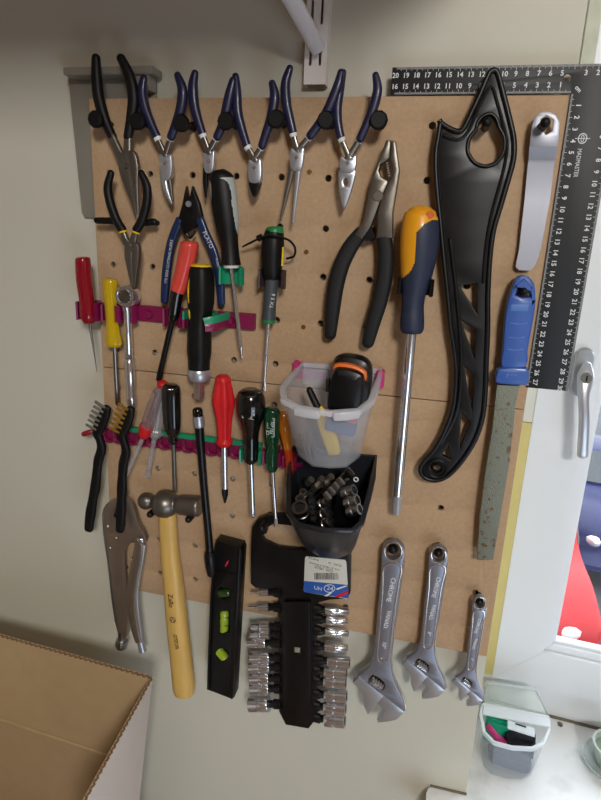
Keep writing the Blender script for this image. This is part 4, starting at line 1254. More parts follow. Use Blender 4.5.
# ================================================================== BLACK MULTI WRENCH (jar-opener like frame)
t = thing('saw_handle_frame', 'long glossy black plastic frame tool with pear-shaped hole and triangular openings', 'plastic tool', P(470, 250, 1.2))
outl = [(492, 68), (500, 72), (507, 98), (513, 122), (516.5, 140), (516, 160), (510, 183), (503, 207), (496, 231), (492.5, 258), (490.5, 295), (490.3, 330), (489, 360), (488, 390), (485.5, 416), (478, 440), (464.5, 462), (450, 477.5), (436, 483), (423, 479.5), (417.6, 470), (422, 460), (432, 449), (440.5, 434), (448, 416), (452, 398), (453.4, 370), (451, 346), (448, 328), (445, 295), (441.5, 262), (438, 225), (434, 185), (433, 155), (436, 135), (438, 121), (441, 120), (450, 126), (458.5, 129), (462, 126), (466, 118), (477, 95), (486, 74)]
pear = [(484, 118), (489.5, 115.5), (494.5, 119), (497.5, 128), (502.5, 138), (502, 151), (495, 161.5), (485, 164.5), (475.5, 161), (469.5, 151), (471, 139), (477.5, 131), (479.5, 123)]
tris = [[(459, 285), (477, 283.5), (476.8, 313)], [(460.5, 320), (475.8, 330), (474.6, 358)], [(463.6, 366), (473.6, 375), (472, 409)], [(461, 413), (469.6, 422), (460, 448)], [(448, 446), (451, 460), (442, 455)]]
tris = [cr([tuple(a) for a in T_], 1) for T_ in tris]
mesh('body', plate(outl, 1.0, 1.7, holes=[pear, ell(437, 468.5, 3.6, 3.4, 14)] + tris, bevel=.12), M_blksatin, t)
cxm = lambda p: p


def inset(lp, k):
    out = []
    n = len(lp)
    for i in range(n):
        a, b, c = lp[i - 1], lp[i], lp[(i + 1) % n]
        d = (c[0] - a[0], c[1] - a[1])
        L = math.hypot(*d)
        out.append((b[0] - d[1] / L * k, b[1] + d[0] / L * k))
    return out


mesh('rim', sweep([tuple(P(a, b, 1.75)) + (.26, .28) for a, b in cr(inset(outl, 2.6), 3, True)], 1, 10, closed=True), M_blksatin, t)
mesh('hole_rim', sweep([tuple(P(a, b, 1.75)) + (.18, .2) for a, b in cr(inset(pear, -1.8), 3, True)], 1, 10, closed=True), M_blksatin, t)
mesh('ridge', sweep([tuple(P(a, b, 1.72)) + (.16, .16) for a, b in cr([(444, 136), (452, 139), (461, 139), (470, 128), (480, 104), (491, 87), (497, 102), (504, 128), (507, 146), (503, 172), (492, 212), (486, 245), (483, 282)], 4)], 1, 8), M_blksatin, t)
mesh('strut_rib', sweep([tuple(P(a, b, 1.75)) + (.2, .2) for a, b in cr([(450, 240), (457, 300), (461, 360), (457, 410), (440, 445)], 5)], 1, 8), M_blksatin, t)
mesh('eye_ring', sweep([tuple(P(a, b, 1.85)) + (.14, .22) for a, b in ell(437, 468.5, 9.5, 8.6, 24)], 1, 8, closed=True), M_blksatin, t)
mesh('eye_ring', sweep([tuple(P(a, b, 1.85)) + (.1, .2) for a, b in ell(437, 468.5, 5, 4.6, 24)], 1, 8, closed=True), M_blksatin, t)
peg_at(487, 122, 3.0, 'black peg through the pear-shaped hole of the black frame tool', r=.4)

# ================================================================== GREY STEEL BLADE (palette knife)
t = thing('steel_blade', 'long flat grey steel blade with cranked end and hexagon hole', 'steel blade', P(545, 124, 1.2))
hexh = [(546.5, 115), (553.5, 120), (552.5, 131), (546, 135), (539.5, 128), (541, 119)]
mesh('hanging_end', plate([(532, 125), (535, 116), (541, 112), (549, 111.5), (556, 115), (560, 123), (559, 136), (557.5, 147), (529.6, 146), (530.5, 136)], 1.35, 1.5, holes=[hexh], bevel=.03), M_spat, t)
rows = [(529.6, 557.5, 145.8, 1.5), (529.3, 557.2, 149, 1.42), (528.6, 555.2, 160, .95), (528, 554.4, 163, .9), (524.5, 550, 200, .9), (519, 540.6, 250, .9), (516.4, 536.6, 262, .9), (516, 534, 267, .9), (519, 530.5, 270.2, .9)]
V = []
Fc = []
for k, (a, b, y, d) in enumerate(rows):
    for q in (P(a, y, d), P(b, y + .2, d)):
        V += [q, q + Vector((0, .15, 0))]
for k in range(len(rows) - 1):
    i = 4 * k
    j = i + 4
    Fc += [(i, i + 2, j + 2, j), (i + 1, j + 1, j + 3, i + 3), (i, j, j + 1, i + 1), (i + 2, i + 3, j + 3, j + 2)]
Fc += [(0, 1, 3, 2), (len(V) - 4, len(V) - 2, len(V) - 1, len(V) - 3)]
mesh('blade', (V, Fc), M_spat, t, angle=12)
peg_at(545.5, 122.5, 3.2, 'black peg through the hexagon hole of the grey steel blade', r=.45)

# ================================================================== RASP
t = thing('rasp', 'flat rusty rasp with blue plastic handle at the right edge of board', 'rasp', P(520, 300, 1.4))
hv = plate([(512.5, 287), (516, 279), (522, 275.5), (529, 277), (534.5, 284), (536, 298), (534.8, 314), (531.5, 332), (528, 352), (526, 368), (501.8, 368), (502.8, 350), (503.8, 331), (505.8, 312), (509, 297)], .7, 2.3, holes=[[(523.8, 283.2), (531, 297), (516.2, 295)]], bevel=.35, sm=2)
hb_ = mesh('handle', hv, M_blue, t)
mesh('handle_collar', plate([(497, 373), (501, 368.5), (526, 368.5), (529, 374), (528.5, 382), (526, 385.5), (499, 384), (495.5, 379)], .6, 2.5, bevel=.25, sm=2), M_blue, t)
mesh('grip_lines', add(*[sweep(px([(x0, y, 2.32, .45), ((x0 + x1) / 2, y + 1.2, 2.32, .45), (x1, y, 2.32, .45)]), 3, 6) for x0, x1, y in ((511, 527, 323), (509, 524.5, 337), (508, 523, 349), (502, 525, 379))]), M_bluel, hb_)
mesh('name_panel', plate([(511.5, 304.5), (529, 304.5), (528, 311), (510.5, 311)], 2.28, 2.33, bevel=.01), mat('blue_panel', (86, 128, 196), .45), hb_)
text('3', .5, P(507, 376, 2.52), M_bluel, hb_)
text('o o o', .4, P(512, 374.5, 2.52), M_bluel, hb_)
mesh('rasp_blade', plate([(497, 385), (519.5, 386), (516, 402), (510, 460), (502.5, 505), (493.2, 560), (477, 560.5), (480, 515), (485, 475), (492, 430)], 1.2, 1.8, bevel=.06), M_rasp, t)
peg_at(524, 291.5, 2.7, 'dark peg through the triangular hole of the blue rasp handle', r=.35)

# ================================================================== L-SQUARE
x0, z0, w = -.2, .08, 2.38
t = thing('carpenters_square', 'black steel L-shaped rule with white centimetre scales around board corner', 'square ruler', Vector((x0 + 2, -.2, z0)))
V_ = [(x0 - 16.35, z0 + w), (x0 + 4, z0 + w), (x0 + 4, z0 + w - 30), (x0, z0 + w - 30), (x0, z0), (x0 - 16.35, z0)]
q0 = P(567.6, 78, .3)
mesh('ruler_body', plate_xz([V_, [(q0.x + .34 * math.cos(2 * PI * k / 20), q0.z + .34 * math.sin(2 * PI * k / 20)) for k in range(20)]], .08, .26, .01), M_ruler, t)
tick, nums = [], []
yF = -.265
for n_ in range(1, 200):
    L = .42 if n_ % 10 == 0 else (.32 if n_ % 5 == 0 else .2)
    x = x0 + 4 - n_ * .1
    if x > x0 - 16:
        tick.append(box(x - .014, x + .014, yF - .01, yF, z0 + w - L, z0 + w - .02))
for n_ in range(1, 160):
    L = .42 if n_ % 10 == 0 else (.32 if n_ % 5 == 0 else .2)
    x = x0 - n_ * .1
    tick.append(box(x - .014, x + .014, yF - .01, yF, z0 + .02, z0 + L))
for n_ in range(1, 300):
    L = .42 if n_ % 10 == 0 else (.32 if n_ % 5 == 0 else .2)
    z = z0 + w - n_ * .1
    tick.append(box(x0 + 4 - L, x0 + 3.98, yF - .01, yF, z - .014, z + .014))
for n_ in range(1, 275):
    L = .42 if n_ % 10 == 0 else (.32 if n_ % 5 == 0 else .2)
    z = z0 - n_ * .1
    tick.append(box(x0 + .02, x0 + L, yF - .01, yF, z - .014, z + .014))
mesh('scale_ticks', add(*tick), M_white_print, t, flat=True)
for n_ in range(2, 21):
    if n_ != 4:
        nums.append(text_vf(str(n_), .62, (x0 + 4 - n_ , yF, z0 + w - .72), bold=.012))
for n_ in range(1, 17):
    nums.append(text_vf(str(n_), .62, (x0 - n_ , yF, z0 + .7), bold=.012))
for n_ in range(2, 31):
    nums.append(text_vf(str(n_), .62, (x0 + 4 - .78, yF, z0 + w - n_ + (.22 if n_ == 30 else 0)), -90, bold=.012))
for n_ in range(1, 28):
    nums.append(text_vf(str(n_), .62, (x0 + .78, yF, z0 - n_), -90, bold=.012))
nums.append(text_vf('cm', .5, (x0 + .55, yF, z0 + .35), -45, bold=.012))
mesh('scale_numbers', add(*nums), M_white_print, t, flat=True)
lc = Vector((P(582.5, 138.5, .26).x, yF - .01, P(582.5, 138.5, .26).z))
mesh('logo', add(sweep([(lc.x + .36 * math.cos(a), lc.y, lc.z + .42 * math.sin(a), .045, .02) for a in [2 * PI * k / 24 for k in range(24)]], 1, 6, closed=True),
                 box(lc.x - .65, lc.x + .65, yF - .01, yF, lc.z - .03, lc.z + .03), sweep([(lc.x + .12 * math.cos(a), lc.y, lc.z + .3 * math.sin(a), .035, .02) for a in [2 * PI * k / 16 for k in range(16)]], 1, 6, closed=True)), M_white_print, t)
c = P(577.5, 163, .26)
text('MADMASTER', .55, (c.x, yF, c.z), M_white_print, t, -90, sx=.78)

# ================================================================== GALVANISED PLATE BEHIND BOARD
t = thing('metal_plate', 'grey sheet metal plate with folded top lip behind board corner', 'metal plate', P(110, 100, -.9))
a, b = P(68, 76, -1.2), P(82, 217, -1.2)
a2, b2 = P(156, 76, -1.2), P(96, 218, -1.2)
mesh('plate', plate_xz([[(a.x, a.z), (a2.x, a2.z), (a2.x, b.z), (b.x + .3, b.z), (b.x, b.z + .5)]], -1.4, -1.2, .02), M_galv, t)
l0, l1 = P(62, 69, .8), P(157, 72, .8)
zt = (P(110, 76, .2).z)
mesh('top_lip', bev(box(P(63, 74, .9).x, P(152, 74, .9).x, -.9, 1.5, zt, zt + .75), .08), M_galv, t)
mesh('side_lip', box(a2.x - 1.9, a2.x, -.4, 1.3, P(150, 97, 0).z + .6, zt), M_galv, t, flat=True)

# ================================================================== FROSTED BIN
def ring(pts):
    return [Vector(p) for p in pts]


zb = P(302, 366, 1.0).z
RIM = [P(303, 364.5, .6), P(381, 371, .6), P(377, 386, 4.5), P(371, 402, 9), P(359, 411.5, 11.6), P(330, 413.5, 12.4), P(299, 408.5, 12.4), P(284, 401, 11.4), P(282.5, 389, 8.5), P(292, 376, 4.5)]
BOT = [P(318, 440, .7), P(358, 440, .7), P(361, 450, 3), P(358.5, 456, 5), P(346, 466, 7.4), P(330, 467, 7.6), P(313, 465, 7.4), P(299, 454, 6), P(299, 450, 4), P(305, 444, 2)]
bin1 = thing('storage_bin', 'frosted clear plastic bin hung on board holding the tape measure', 'storage bin', Vector((P(335, 440, .5).x, -.5, P(335, 440, .5).z)))
mesh('bin_shell', loft([BOT, [BOT[i].lerp(RIM[i], .5) + Vector((0, -.2, 0)) for i in range(10)], RIM], True, False, thick=-.13), M_bin, bin1)
mesh('bin_rim', sweep([tuple(p) + (.35, .3) for p in RIM], 1, 10, closed=True, power=4, up=(0, 0, 1)), M_binrim, bin1)
mesh('rim_grip', sweep([tuple(P(*p)) + (.2, .42) for p in ((296, 411, 12.6), (307, 413.5, 12.9), (318, 415, 13))], 2, 10, power=4, up=(0, 0, 1)), M_binrim, bin1)
mesh('rim_grip', sweep([tuple(P(*p)) + (.2, .42) for p in ((335, 416.5, 13), (347, 416, 12.8), (358, 414, 12.2))], 2, 10, power=4, up=(0, 0, 1)), M_binrim, bin1)
mesh('back_panel', bev(box(P(303, 366, .5).x, P(380, 366, .5).x, -.75, -.35, P(340, 388, .5).z, zb + .3), .05), M_bin, bin1)
t = thing('bin_hanger', 'bright magenta hanger strip behind the frosted bin', 'hanger', Vector((P(340, 378, .3).x, 0, P(340, 378, .3).z)))
hz0 = P(384, 378, .3).z
mesh('strip', bev(box(P(296, 372, .3).x, P(383, 374, .3).x, -.32, -.02, hz0 - 1.0, hz0 + .9), .05), M_magb, t)
mesh('end_lug', bev(box(P(376, 378, .3).x, P(384.5, 378, .3).x, -1.2, -.02, hz0 - 1.1, hz0 + 1.0), .15), M_magb, t)
mesh('end_lug', bev(box(P(294, 368, .3).x, P(300, 368, .3).x, -1.0, -.02, hz0 - .9, hz0 + 1.1), .15), M_magb, t)

# tape measure
t = thing('tape_measure', 'black tape measure with orange band standing in the frosted bin', 'tape measure', P(345, 400, 6))
TM = [(337, 358), (345, 355.5), (360, 358), (368, 363), (371, 372), (370, 392), (367, 412), (350, 416), (332, 414), (326, 408), (328, 385), (331, 366)]
mesh('case', plate([(332, 362), (337, 357), (346, 355.5), (361, 358.5), (368.5, 364), (371, 374), (369.5, 392), (366, 412), (350, 420), (336, 418), (331, 400), (330, 380)], 3.0, 5.4, bevel=.8, sm=2), M_blkpl, t)
mesh('front_case', plate([(333.5, 370), (338, 368), (352, 370), (361.5, 374.5), (363.5, 380), (362, 400), (357, 412), (340, 413), (328, 412), (325.5, 405), (327, 388), (330, 376)], 5.2, 7.0, bevel=.7, sm=2), M_blkpl, t)
mesh('orange_band', plate([(334, 364.5), (345, 363.5), (358, 367), (366, 373), (365.5, 382), (362, 378.5), (350, 372.5), (338, 370.5), (333, 371)], 5.3, 6.3, bevel=.3, sm=2), M_orange, t)
mesh('tape_slot', plate([(326, 379), (329, 379), (328, 392), (325.5, 392)], 5.6, 6.4), M_blk, t)
# cutter
t = thing('utility_knife', 'yellow knife with black tube end standing in the frosted bin', 'knife', P(325, 420, 6))
mesh('handle', sweep(px([(319, 409, 6.6, 5, 3), (324, 422, 6.6, 6.5, 3.4), (330, 438, 6.0, 7.5, 3.6), (334, 452, 5.4, 6.5, 3.4)]), 4, 16, 'round', power=3), M_yel, t)
mesh('black_end', sweep(px([(309.5, 390, 6.4, 3.2), (313, 398, 6.5, 3.5), (318.5, 409, 6.6, 3.6)]), 2, 16), M_blk, t)
# dark pencils / files at the bottom of the bin
for k, (x, y, x2, y2) in enumerate([(301, 436, 306, 455), (307, 433, 310, 458), (313, 437, 315, 459)]):
    tag(mesh('drill_bit', sweep(px([(x, y, 5.2, 1.8), (x2, y2, 5.2, 1.8)]), 1, 10), M_steeld), 'dark metal rod standing in left corner of the frosted bin', 'rod', 'dark rods in the frosted bin')
tag(mesh('cleaning_pad', bev(obox(P(341, 426, 7.2), Vector((1.5, 0, -.25)), Vector((0, .5, 0)), Vector((.1, 0, .7))), .1), mat('blue_grey_pad', (92, 110, 150), .7)), 'blue-grey block below the tape measure in the frosted bin', 'block')
tag(mesh('pink_card', bev(obox(P(341, 417, 7.6), Vector((1.6, 0, -.3)), Vector((0, .2, 0)), Vector((0, 0, .28))), .05), mat('pink_card', (206, 120, 118), .6)), 'small pink card below the tape measure in the frosted bin', 'card')

# ================================================================== BLACK BIN
RIM2 = [P(291, 452, .6), P(376, 457, .6), P(373, 478, 4.5), P(368, 500, 8.5), P(361, 524, 11.8), P(352, 531, 12.6), P(322, 530, 12.9), P(299, 525, 12.6), P(289, 514, 11.2), P(288.5, 485, 6)]
BOT2 = [P(312, 532, .7), P(352, 532, .7), P(355, 537, 3), P(355, 543, 5.5), P(350, 552, 8), P(338, 557, 8.8), P(322, 556, 8.8), P(308, 549, 8), P(302, 540, 6.5), P(305, 535, 3)]
bin2 = thing('storage_bin', 'black plastic bin full of sockets and bits below the frosted bin', 'storage bin', Vector((P(335, 520, .5).x, -.5, P(335, 520, .5).z)))
M_binblk = mat('black_bin_plastic', (30, 32, 38), .32, coat=.1)
mesh('bin_shell', loft([BOT2, [BOT2[i].lerp(RIM2[i], .5) + Vector((0, -.2, 0)) for i in range(10)], RIM2], True, False, thick=-.16), M_binblk, bin2)
mesh('bin_rim', sweep([tuple(p) + (.3, .22) for p in RIM2], 1, 10, closed=True, power=4, up=(0, 0, 1)), M_binblk, bin2)
mesh('back_panel', bev(box(P(292, 455, .5).x, P(376, 457, .5).x, -.75, -.1, P(340, 478, .5).z, P(340, 452, .5).z), .08), M_binblk, bin2)

# contents: sockets and bit strips
def dark_socket(x, y, d, r, ax, L, m, label, group, deep=True):
    c = P(x, y, d)
    s = S(x, y, d)
    r *= s
    L *= s
    ax = Vector(ax).normalized()
    t = thing('socket', label, 'socket', c, group)
    prof = [(0, r * .9), (.05, r), (.45, r), (.5, r * .88), (.56, r), (1, r), (1, r * .7), (.8, r * .68)]
    mesh('body', sweep([tuple(c - ax * L * (1 - f)) + (q, q) for f, q in prof], 1, 18, 'flat'), m, t)
    mesh('opening', sweep([tuple(c - ax * L * .25) + (r * .6, r * .6), tuple(c - ax * L * .08) + (r * .6, r * .6)], 1, 6, 'flat'), M_hole, t)
    return t


up_ = (0.05, -.75, .6)
for k, (x, y, r, d) in enumerate([(299, 502, 4.6, 7.5), (302, 494, 4, 6.5), (304, 489, 3.2, 5.8)]):
    pass
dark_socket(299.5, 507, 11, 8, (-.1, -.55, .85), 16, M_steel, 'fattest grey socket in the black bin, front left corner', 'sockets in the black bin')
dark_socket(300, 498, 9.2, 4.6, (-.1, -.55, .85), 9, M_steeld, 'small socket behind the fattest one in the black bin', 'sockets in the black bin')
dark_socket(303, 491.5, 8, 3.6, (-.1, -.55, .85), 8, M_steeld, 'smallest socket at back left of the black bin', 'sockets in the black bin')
for k, (x, y) in enumerate([(310.5, 493), (311.5, 500), (312, 506), (312.6, 511.5), (313.5, 518)]):
    dark_socket(x, y, 8.2 + .8 * k, 3.6, (.15, -.6, .75), 8, M_blkgloss, 'glossy black socket, %s in black row inside the bin' % ['first from back', 'second from back', 'middle one', 'second from front', 'front one'][k], 'black socket row in the bin')
for k, (x, y) in enumerate([(326, 505), (327, 515), (328.5, 525)]):
    dark_socket(x + 2, y - 3, 9.4 + .9 * k, 5.4, (.75, -.3, .55), 13, M_steel, 'shiny socket, %s of the left leaning stack in the black bin' % ['top', 'middle', 'bottom'][k], 'left socket stack in the bin')
for k, (x, y) in enumerate([(354.5, 490), (357.5, 500), (360, 509)]):
    dark_socket(x, y, 9.0 + .8 * k, 5.6, (.85, -.25, .5), 14, M_steel, 'shiny socket, %s of the right leaning stack in the black bin' % ['top', 'middle', 'bottom'][k], 'right socket stack in the bin')
for k in range(6):
    c = P(349.5 - 4.5 * k, 472 + 4.8 * k, 6.3 + .6 * k)
    o = mesh('driver_bit', sweep([tuple(c + Vector((-.3, .1, .3))) + (.34, .34), tuple(c + Vector((.35, -.1, -.3))) + (.34, .34), tuple(c + Vector((.42, -.12, -.36))) + (.22, .22)], 1, 6, 'flat'), M_steel, flat=True)
    tag(o, 'hexagon driver bit, %s from the top of the slanting row in black bin' % ['first', 'second', 'third', 'fourth', 'fifth', 'sixth'][k], 'driver bit', 'driver bits in the black bin')
tag(mesh('bit_holder', bev(obox(P(341.5, 507, 8.4), Vector((.7, 0, -.1)), Vector((0, .5, .2)), Vector((.3, -.3, 1.9))), .1), M_blkpl), 'black plastic strip between the two leaning socket stacks', 'bit holder')
tag(mesh('bit_holder', bev(obox(P(333.5, 487.5, 6.8), Vector((1.75, 0, 1.9)), Vector((.35, .2, -.35)), Vector((0, .4, .1))), .08), M_blkpl), 'black plastic strip carrying the slanting row of bits', 'bit holder')
c = P(356, 479.5, 7)
t = thing('white_washer', 'tiny white ring at right inside the black bin', 'ring', c)
mesh('ring_body', sweep([(c.x + .22 * math.cos(a), c.y - .03 * math.cos(a), c.z + .22 * math.sin(a), .07, .07) for a in [2 * PI * k / 16 for k in range(16)]], 1, 8, closed=True), M_white_print, t)
for k, (x, y) in enumerate([(310, 481), (321, 480), (326, 484), (330, 478), (316, 487)]):
    c = P(x, y, 5.2)
    tag(mesh('hex_nut', sweep([tuple(c + Vector((-.3, .2, -.4))) + (.42, .42), tuple(c + Vector((.2, -.2, .3))) + (.42, .42)], 1, 6, 'flat'), M_steeld, flat=True), 'dark hexagon piece lying in the shadowy back of the black bin', 'nut', 'dark pieces at the back of the black bin')
# heap the pieces rest on
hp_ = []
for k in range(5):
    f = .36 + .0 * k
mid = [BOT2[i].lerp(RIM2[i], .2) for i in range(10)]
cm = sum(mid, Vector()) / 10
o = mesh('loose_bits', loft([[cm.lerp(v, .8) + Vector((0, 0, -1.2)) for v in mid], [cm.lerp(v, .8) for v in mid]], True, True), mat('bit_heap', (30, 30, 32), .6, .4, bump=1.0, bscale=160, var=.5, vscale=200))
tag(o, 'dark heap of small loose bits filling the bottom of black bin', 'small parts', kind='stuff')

# ================================================================== SHELF BRACKET
t = thing('shelf_upright', 'white slotted wall rail for a shelf above the pegboard', 'shelf rail', Vector((P(315, 84, 0).x, WY, P(315, 84, 0).z)))
xl, xr = P(303.5, 84, -.4).x, P(325.5, 84, -.4).x
zb_ = P(312, 84.5, -.4).z
slots = []
w2 = (xr - xl)
for k in range(3):
    z = zb_ + 1.7 + k * 3.6
    for fx in (.27, .70):
        cx_ = xl + w2 * fx
        slots.append([(cx_ - .13, z), (cx_ + .13, z), (cx_ + .13, z + 2.1), (cx_ - .13, z + 2.1)])
mesh('rail', add(plate_xz([[(xl, zb_), (xr, zb_), (xr, zb_ + 13.4), (xl, zb_ + 13.4)]] + slots, -.5, -.35, .02), box(xl, xl + .15, .45, WY, zb_, zb_ + 13.4), box(xr - .15, xr, .45, WY, zb_, zb_ + 13.4)), M_rail, t, flat=True)
t = thing('shelf_bracket', 'white diagonal shelf bracket arm reaching out from the slotted rail', 'shelf bracket', P(316, 45, .3))
a_ = P(317, 46, .4)
bdir = (P(289, -6, 6.5) - a_)
e_ = a_ + bdir
kk = (13.9 - a_.z) / bdir.z
mesh('arm', sweep([tuple(a_ - bdir * .06) + (.55, .5), tuple(a_) + (.8, .75), tuple(a_ + bdir * kk) + (.8, .75)], 1, 14, 'flat', power=3.5), M_bracket, t)
tag(mesh('shelf', bev(box(-95, -5, -50, WY, 14.6, 16.6), .15), mat('shelf_board', (158, 118, 86), .6, var=.05)), 'shelf board above the top edge of the photo', 'shelf')

# ================================================================== PLASTIC BOX ON THE SILL
ZR = ZS + 6.2
R3 = [PZ(482, 706, ZR), PZ(515, 711, ZR), PZ(549, 719, ZR), PZ(549, 730, ZR), PZ(543, 744, ZR), PZ(532, 749, ZR), PZ(512, 748, ZR), PZ(494, 743, ZR), PZ(484, 733, ZR), PZ(480.5, 716, ZR)]
c3 = sum(R3, Vector()) / 10
B3 = [Vector((c3.x + (v.x - c3.x) * .8, c3.y + (v.y - c3.y) * .78 + .3, ZS + .05)) for v in R3]
t = thing('plastic_box', 'small clear plastic box with open lid standing on the window sill', 'plastic box', Vector((c3.x, c3.y, ZS)))
mesh('box_shell', loft([B3, [B3[i].lerp(R3[i], .5) for i in range(10)], R3], True, False, thick=-.12), M_box, t)
mesh('box_rim', sweep([tuple(p) + (.24, .28) for p in R3], 1, 10, closed=True, power=4, up=(0, 0, 1)), M_boxrim, t)
hl_, hr_ = R3[0], R3[2]
lt, rt = P(486.5, 683, -16.0), P(536, 690, -15.0)
tn = Vector((0, .12, .1))
mesh('lid', loft([[hl_ + Vector((.2, 0, .2)), hr_ + Vector((-.2, 0, .2)), rt, lt], [hl_ + Vector((.2, 0, .2)) + tn, hr_ + Vector((-.2, 0, .2)) + tn, rt + tn, lt + tn]], True, True), M_lid, t, flat=True)
mesh('lid_rim', sweep([tuple(p) + (.25, .25) for p in [hl_ + Vector((0, 0, .2)), hr_ + Vector((0, 0, .2)), rt, lt]], 1, 8, closed=True, power=4), M_boxrim, t)
mesh('hinge_band', bev(obox((hl_ + hr_) / 2 + Vector((0, -.9, .25)), (hr_ - hl_) * .49, Vector((.1, 1.0, 0)), Vector((0, 0, .12))), .05), M_boxrim, t)
lf = PZ(521, 728.5, ZR + .3)
mesh('latch', bev(obox(lf, Vector((1.75, -.25, 0)), Vector((.1, .9, -.1)), Vector((0, 0, .1))), .08), M_boxrim, t)
mesh('latch_slot', obox(lf + Vector((0, .45, .12)), Vector((.7, -.1, 0)), Vector((0, .12, 0)), Vector((0, 0, .03))), M_hole, t, flat=True)
gc = PZ(501, 724, ZR - 1)
tag(mesh('green_case', bev(obox(gc + Vector((.1, 1.2, -1.6)), Vector((1.9, -.3, 0)), Vector((.3, 1.6, 0)), Vector((0, .2, 2.0))), .3), mat('emerald_plastic', (20, 160, 120), .4)), 'emerald green plastic piece inside the box on the sill', 'plastic piece')
tag(mesh('dark_pouch', bev(obox(PZ(521, 735, ZR - 1.4) + Vector((0, .4, -1.6)), Vector((2.0, -.3, 0)), Vector((.2, 1.3, 0)), Vector((0, 0, 1.7))), .4), mat('dark_cloth', (26, 24, 32), .8)), 'black pouch filling the front of the box on the sill', 'pouch')
tag(mesh('magenta_marker', sweep([tuple(PZ(489, 727, ZR - 1)) + (.4, .4), tuple(PZ(496, 736, ZR - 1)) + (.42, .42), tuple(PZ(504, 742, ZR - 2.6)) + (.42, .42)], 2, 12), mat('magenta_marker', (196, 40, 120), .4)), 'magenta stick along left inside the box on the sill', 'stick')
tag(mesh('grey_sponge', bev(obox(Vector((c3.x, c3.y + .3, ZS + 1.6)), Vector((2.7, -.3, 0)), Vector((0, 1.7, 0)), Vector((0, 0, 1.2))), .4), mat('slate_bag', (92, 96, 120), .7)), 'slate grey bundle at the bottom of the box on sill', 'bundle')

# glass dish at the right edge of the picture
dc = PZ(612, 768, ZS)
t = thing('glass_dish', 'round pale glass dish on the sill, cut by right edge of photo', 'dish', dc)
R_ = (PZ(581, 762, ZS) - dc).length
mesh('dish', sweep([tuple(dc + Vector((0, 0, h))) + (r_, r_) for h, r_ in ((.02, R_ * .7), (.15, R_ * .8), (.9, R_ * .98), (1.3, R_), (1.3, R_ * .95), (.5, R_ * .75), (.35, R_ * .3))], 1, 40, 'flat'), M_glassdish, t)
t = thing('plant_pot', 'pale grey-green pot standing in the glass dish at right edge', 'pot', dc + Vector((0, 0, .4)))
mesh('pot_body', sweep([tuple(dc + Vector((0, 0, h))) + (r_, r_) for h, r_ in ((.5, R_ * .5), (1.5, R_ * .62), (3.6, R_ * .74), (3.8, R_ * .76), (3.8, R_ * .68), (2.8, R_ * .64))], 1, 32, 'flat'), mat('pot_glaze', (186, 200, 192), .3), t)
mesh('soil', cyl(dc + Vector((0, 0, 2.7)), dc + Vector((0, 0, 2.95)), R_ * .62, seg=24), mat('soil_dark', (128, 140, 122), .9), t)
c = PZ(560, 725, ZS)
tag(mesh('screw', sweep([tuple(c + Vector((0, 0, 0.02))) + (.42, .42), tuple(c + Vector((0, 0, .25))) + (.4, .4), tuple(c + Vector((0, 0, .32))) + (.2, .2)], 1, 6, 'flat', up=(1, 0, 0)), M_steeld), 'little dark nut lying on the sill right of the plastic box', 'nut')

# ================================================================== CARDBOARD BOX
ZT = -66.0
A0, B0, C0 = PZ(150, 679, ZT), PZ(0, 637, ZT), PZ(84, 799, ZT)
ub = (B0 - A0).normalized()
uc = (C0 - A0).normalized()
t = thing('cardboard_box', 'open brown cardboard box with white outside in the lower left corner', 'cardboard box', Vector((A0.x - 14, A0.y - 10, -100)))
th = .45
LB, LC, HB = 34.0, 24.0, 36.0


def lean(p, z):
    """the sides spread outwards to the top"""
    k = (ZT - z) * .11
    g = A0 + ub * LB * .5 + uc * LC * .5
    v = (Vector((g.x, g.y, 0)) - Vector((p.x, p.y, 0)))
    return Vector((p.x, p.y, z)) + Vector((math.copysign(k, v.x), math.copysign(k * .3, v.y), 0))


def wallq(p, q, z0, z1, nrm, m, name):
    V = [lean(p, z0), lean(q, z0), lean(q, z1), lean(p, z1)]
    return mesh(name, loft([V, [v + nrm * th for v in V]], True, True), m, t, flat=True)


A1 = A0 + ub * 0
nb = Vector((-ub.y, ub.x, 0))
if nb.y < 0:
    nb = -nb
nc = Vector((-uc.y, uc.x, 0))
if nc.x < 0:
    nc = -nc
pB, pC, pD = A0 + ub * LB, A0 + uc * LC, A0 + ub * LB + uc * LC
zb0 = ZT - HB
f1 = wallq(A0 + nc * .0, pB, zb0, ZT, nb, M_card, 'back_flap')
# fold crease of the flap
cr0 = P(104, 760, 0)
mesh('crease', sweep([tuple(lean(A0, ZT - 13.4) - nb * .02) + (.3, .22), tuple(lean(pB, ZT - 13.4) - nb * .02) + (.3, .22)], 1, 8), M_card, f1)
f2 = wallq(A0, pC, zb0, ZT, nc * .55, M_card, 'side_wall')
V = [lean(A0, zb0), lean(pC, zb0), lean(pC, ZT), lean(A0, ZT)]
V = [v + nc * th * .56 for v in V]
mesh('white_face', loft([V, [v + nc * .06 for v in V]], True, True), M_cardwhite, f2, flat=True)['label'] = 'white printed outer face'
wallq(pC, pD, zb0, ZT - 13.4, -nb, M_card, 'front_wall')
wallq(pB, pD, zb0, ZT, -nc, M_card, 'side_wall')
mesh('box_floor', loft([[lean(p, zb0) for p in (A0, pB, pD, pC)], [lean(p, zb0) + Vector((0, 0, -.4)) for p in (A0, pB, pD, pC)]], True, True), M_card, t, flat=True)


def flute(p, q, z, w, side):
    n = 90
    pts = []
    L = (q - p).length
    u = (q - p).normalized()
    sd = Vector((-u.y, u.x, 0))
    n = int(L / .12)
    for k in range(n):
        s = L * k / n
        o = math.sin(s / .75 * 2 * PI) * w
        c = p + u * s + sd * o
        pts.append((c.x, c.y, z, .06, .12))
    return sweep(pts, 1, 6)


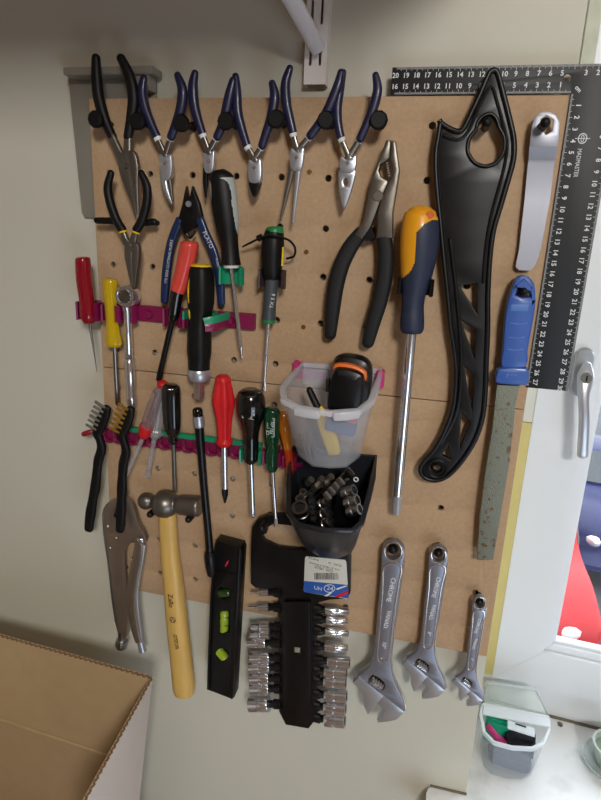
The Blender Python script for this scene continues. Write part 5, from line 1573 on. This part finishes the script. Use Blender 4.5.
mesh('corrugated_edge', flute(A0 + nc * .13, pC + nc * .13, ZT + .02, .14, 1), M_cardedge, f2)
mesh('corrugated_edge', flute(A0 + nb * .22, pB + nb * .22, ZT + .02, .16, 1), M_cardedge, f1)
mesh('liner_edge', add(sweep([tuple(A0 + Vector((0, 0, .02))) + (.05, .1), tuple(pC + Vector((0, 0, .02))) + (.05, .1)], 1, 6), sweep([tuple(A0 + nb * .42 + Vector((0, 0, .02))) + (.05, .1), tuple(pB + nb * .42 + Vector((0, 0, .02))) + (.05, .1)], 1, 6)), M_card, t)
# stand under the box: a low table so the box is carried
tz = zb0 - .4
tb = thing('side_table', 'low table under the cardboard box, below the photo', 'table', Vector(((A0.x + pD.x) / 2, (A0.y + pD.y) / 2, ZF)))
cc = (A0 + pD) / 2
mesh('table_top', bev(box(cc.x - 24, cc.x + 20, cc.y - 17, cc.y + 17, tz - 3, tz), .3), M_mdfdark, tb)
for sx in (-22, 18):
    for sy in (-15, 15):
        mesh('leg', box(cc.x + sx - 2, cc.x + sx + 2, cc.y + sy - 2, cc.y + sy + 2, ZF, tz - 3), M_mdfdark, tb, flat=True)

# ================================================================== LIGHT
def area(name, loc, target, size, sy, power, col):
    l = bpy.data.lights.new(name, 'AREA')
    l.shape = 'RECTANGLE'
    l.size = size
    l.size_y = sy
    l.energy = power
    l.color = col
    o = bpy.data.objects.new(name, l)
    COL.objects.link(o)
    o.location = loc
    o.rotation_euler = (Vector(target) - Vector(loc)).to_track_quat('-Z', 'Y').to_euler()
    return o


area('ceiling_lamp', (.45, -1.9, 2.25), (-.25, 0, 1.4), .3, .3, 21.5, (1.0, .975, .93))
area('low_blue_fill', (.75, -1.4, .6), (-.05, 0, .9), .9, .8, 8, (.66, .82, 1.0))  # blue fill added low inside the room to cool the lower wall

wld = bpy.data.worlds.new('world')
SC.world = wld
wld.use_nodes = True
nt = wld.node_tree
bg = nt.nodes['Background']
tc = nt.nodes.new('ShaderNodeTexCoord')
sep = nt.nodes.new('ShaderNodeSeparateXYZ')
rp = nt.nodes.new('ShaderNodeValToRGB')
rp.color_ramp.elements[0].position = 0.0
rp.color_ramp.elements[0].color = (.44, .40, .36, 1)
rp.color_ramp.elements[1].position = .6
rp.color_ramp.elements[1].color = (.85, .93, 1.0, 1)
mpx = nt.nodes.new('ShaderNodeMath')
mpx.operation = 'MULTIPLY_ADD'
mpx.inputs[1].default_value = .5
mpx.inputs[2].default_value = .3
nt.links.new(tc.outputs['Generated'], sep.inputs['Vector'])
nt.links.new(sep.outputs['Z'], mpx.inputs[0])
nt.links.new(mpx.outputs[0], rp.inputs['Fac'])
nt.links.new(rp.outputs['Color'], bg.inputs['Color'])
bg.inputs['Strength'].default_value = 4.4

# ================================================================== CAMERA
cam = bpy.data.cameras.new('camera')
cam.sensor_fit = 'VERTICAL'
cam.sensor_height = 24
cam.lens = F / 800 * 24
cam.clip_start = .01
co = bpy.data.objects.new('camera', cam)
COL.objects.link(co)
r, d, f = Vector(MR[0]), Vector(MR[1]), Vector(MR[2])
m3 = Matrix((r, -d, -f)).transposed()
co.matrix_world = Matrix.Translation(wd(CAM)) @ m3.to_4x4()
SC.camera = co

vs = SC.view_settings
vs.view_transform = 'Standard'
vs.look = 'None'
vs.exposure = -0.02
vs.gamma = 1.0
vs.use_curve_mapping = False
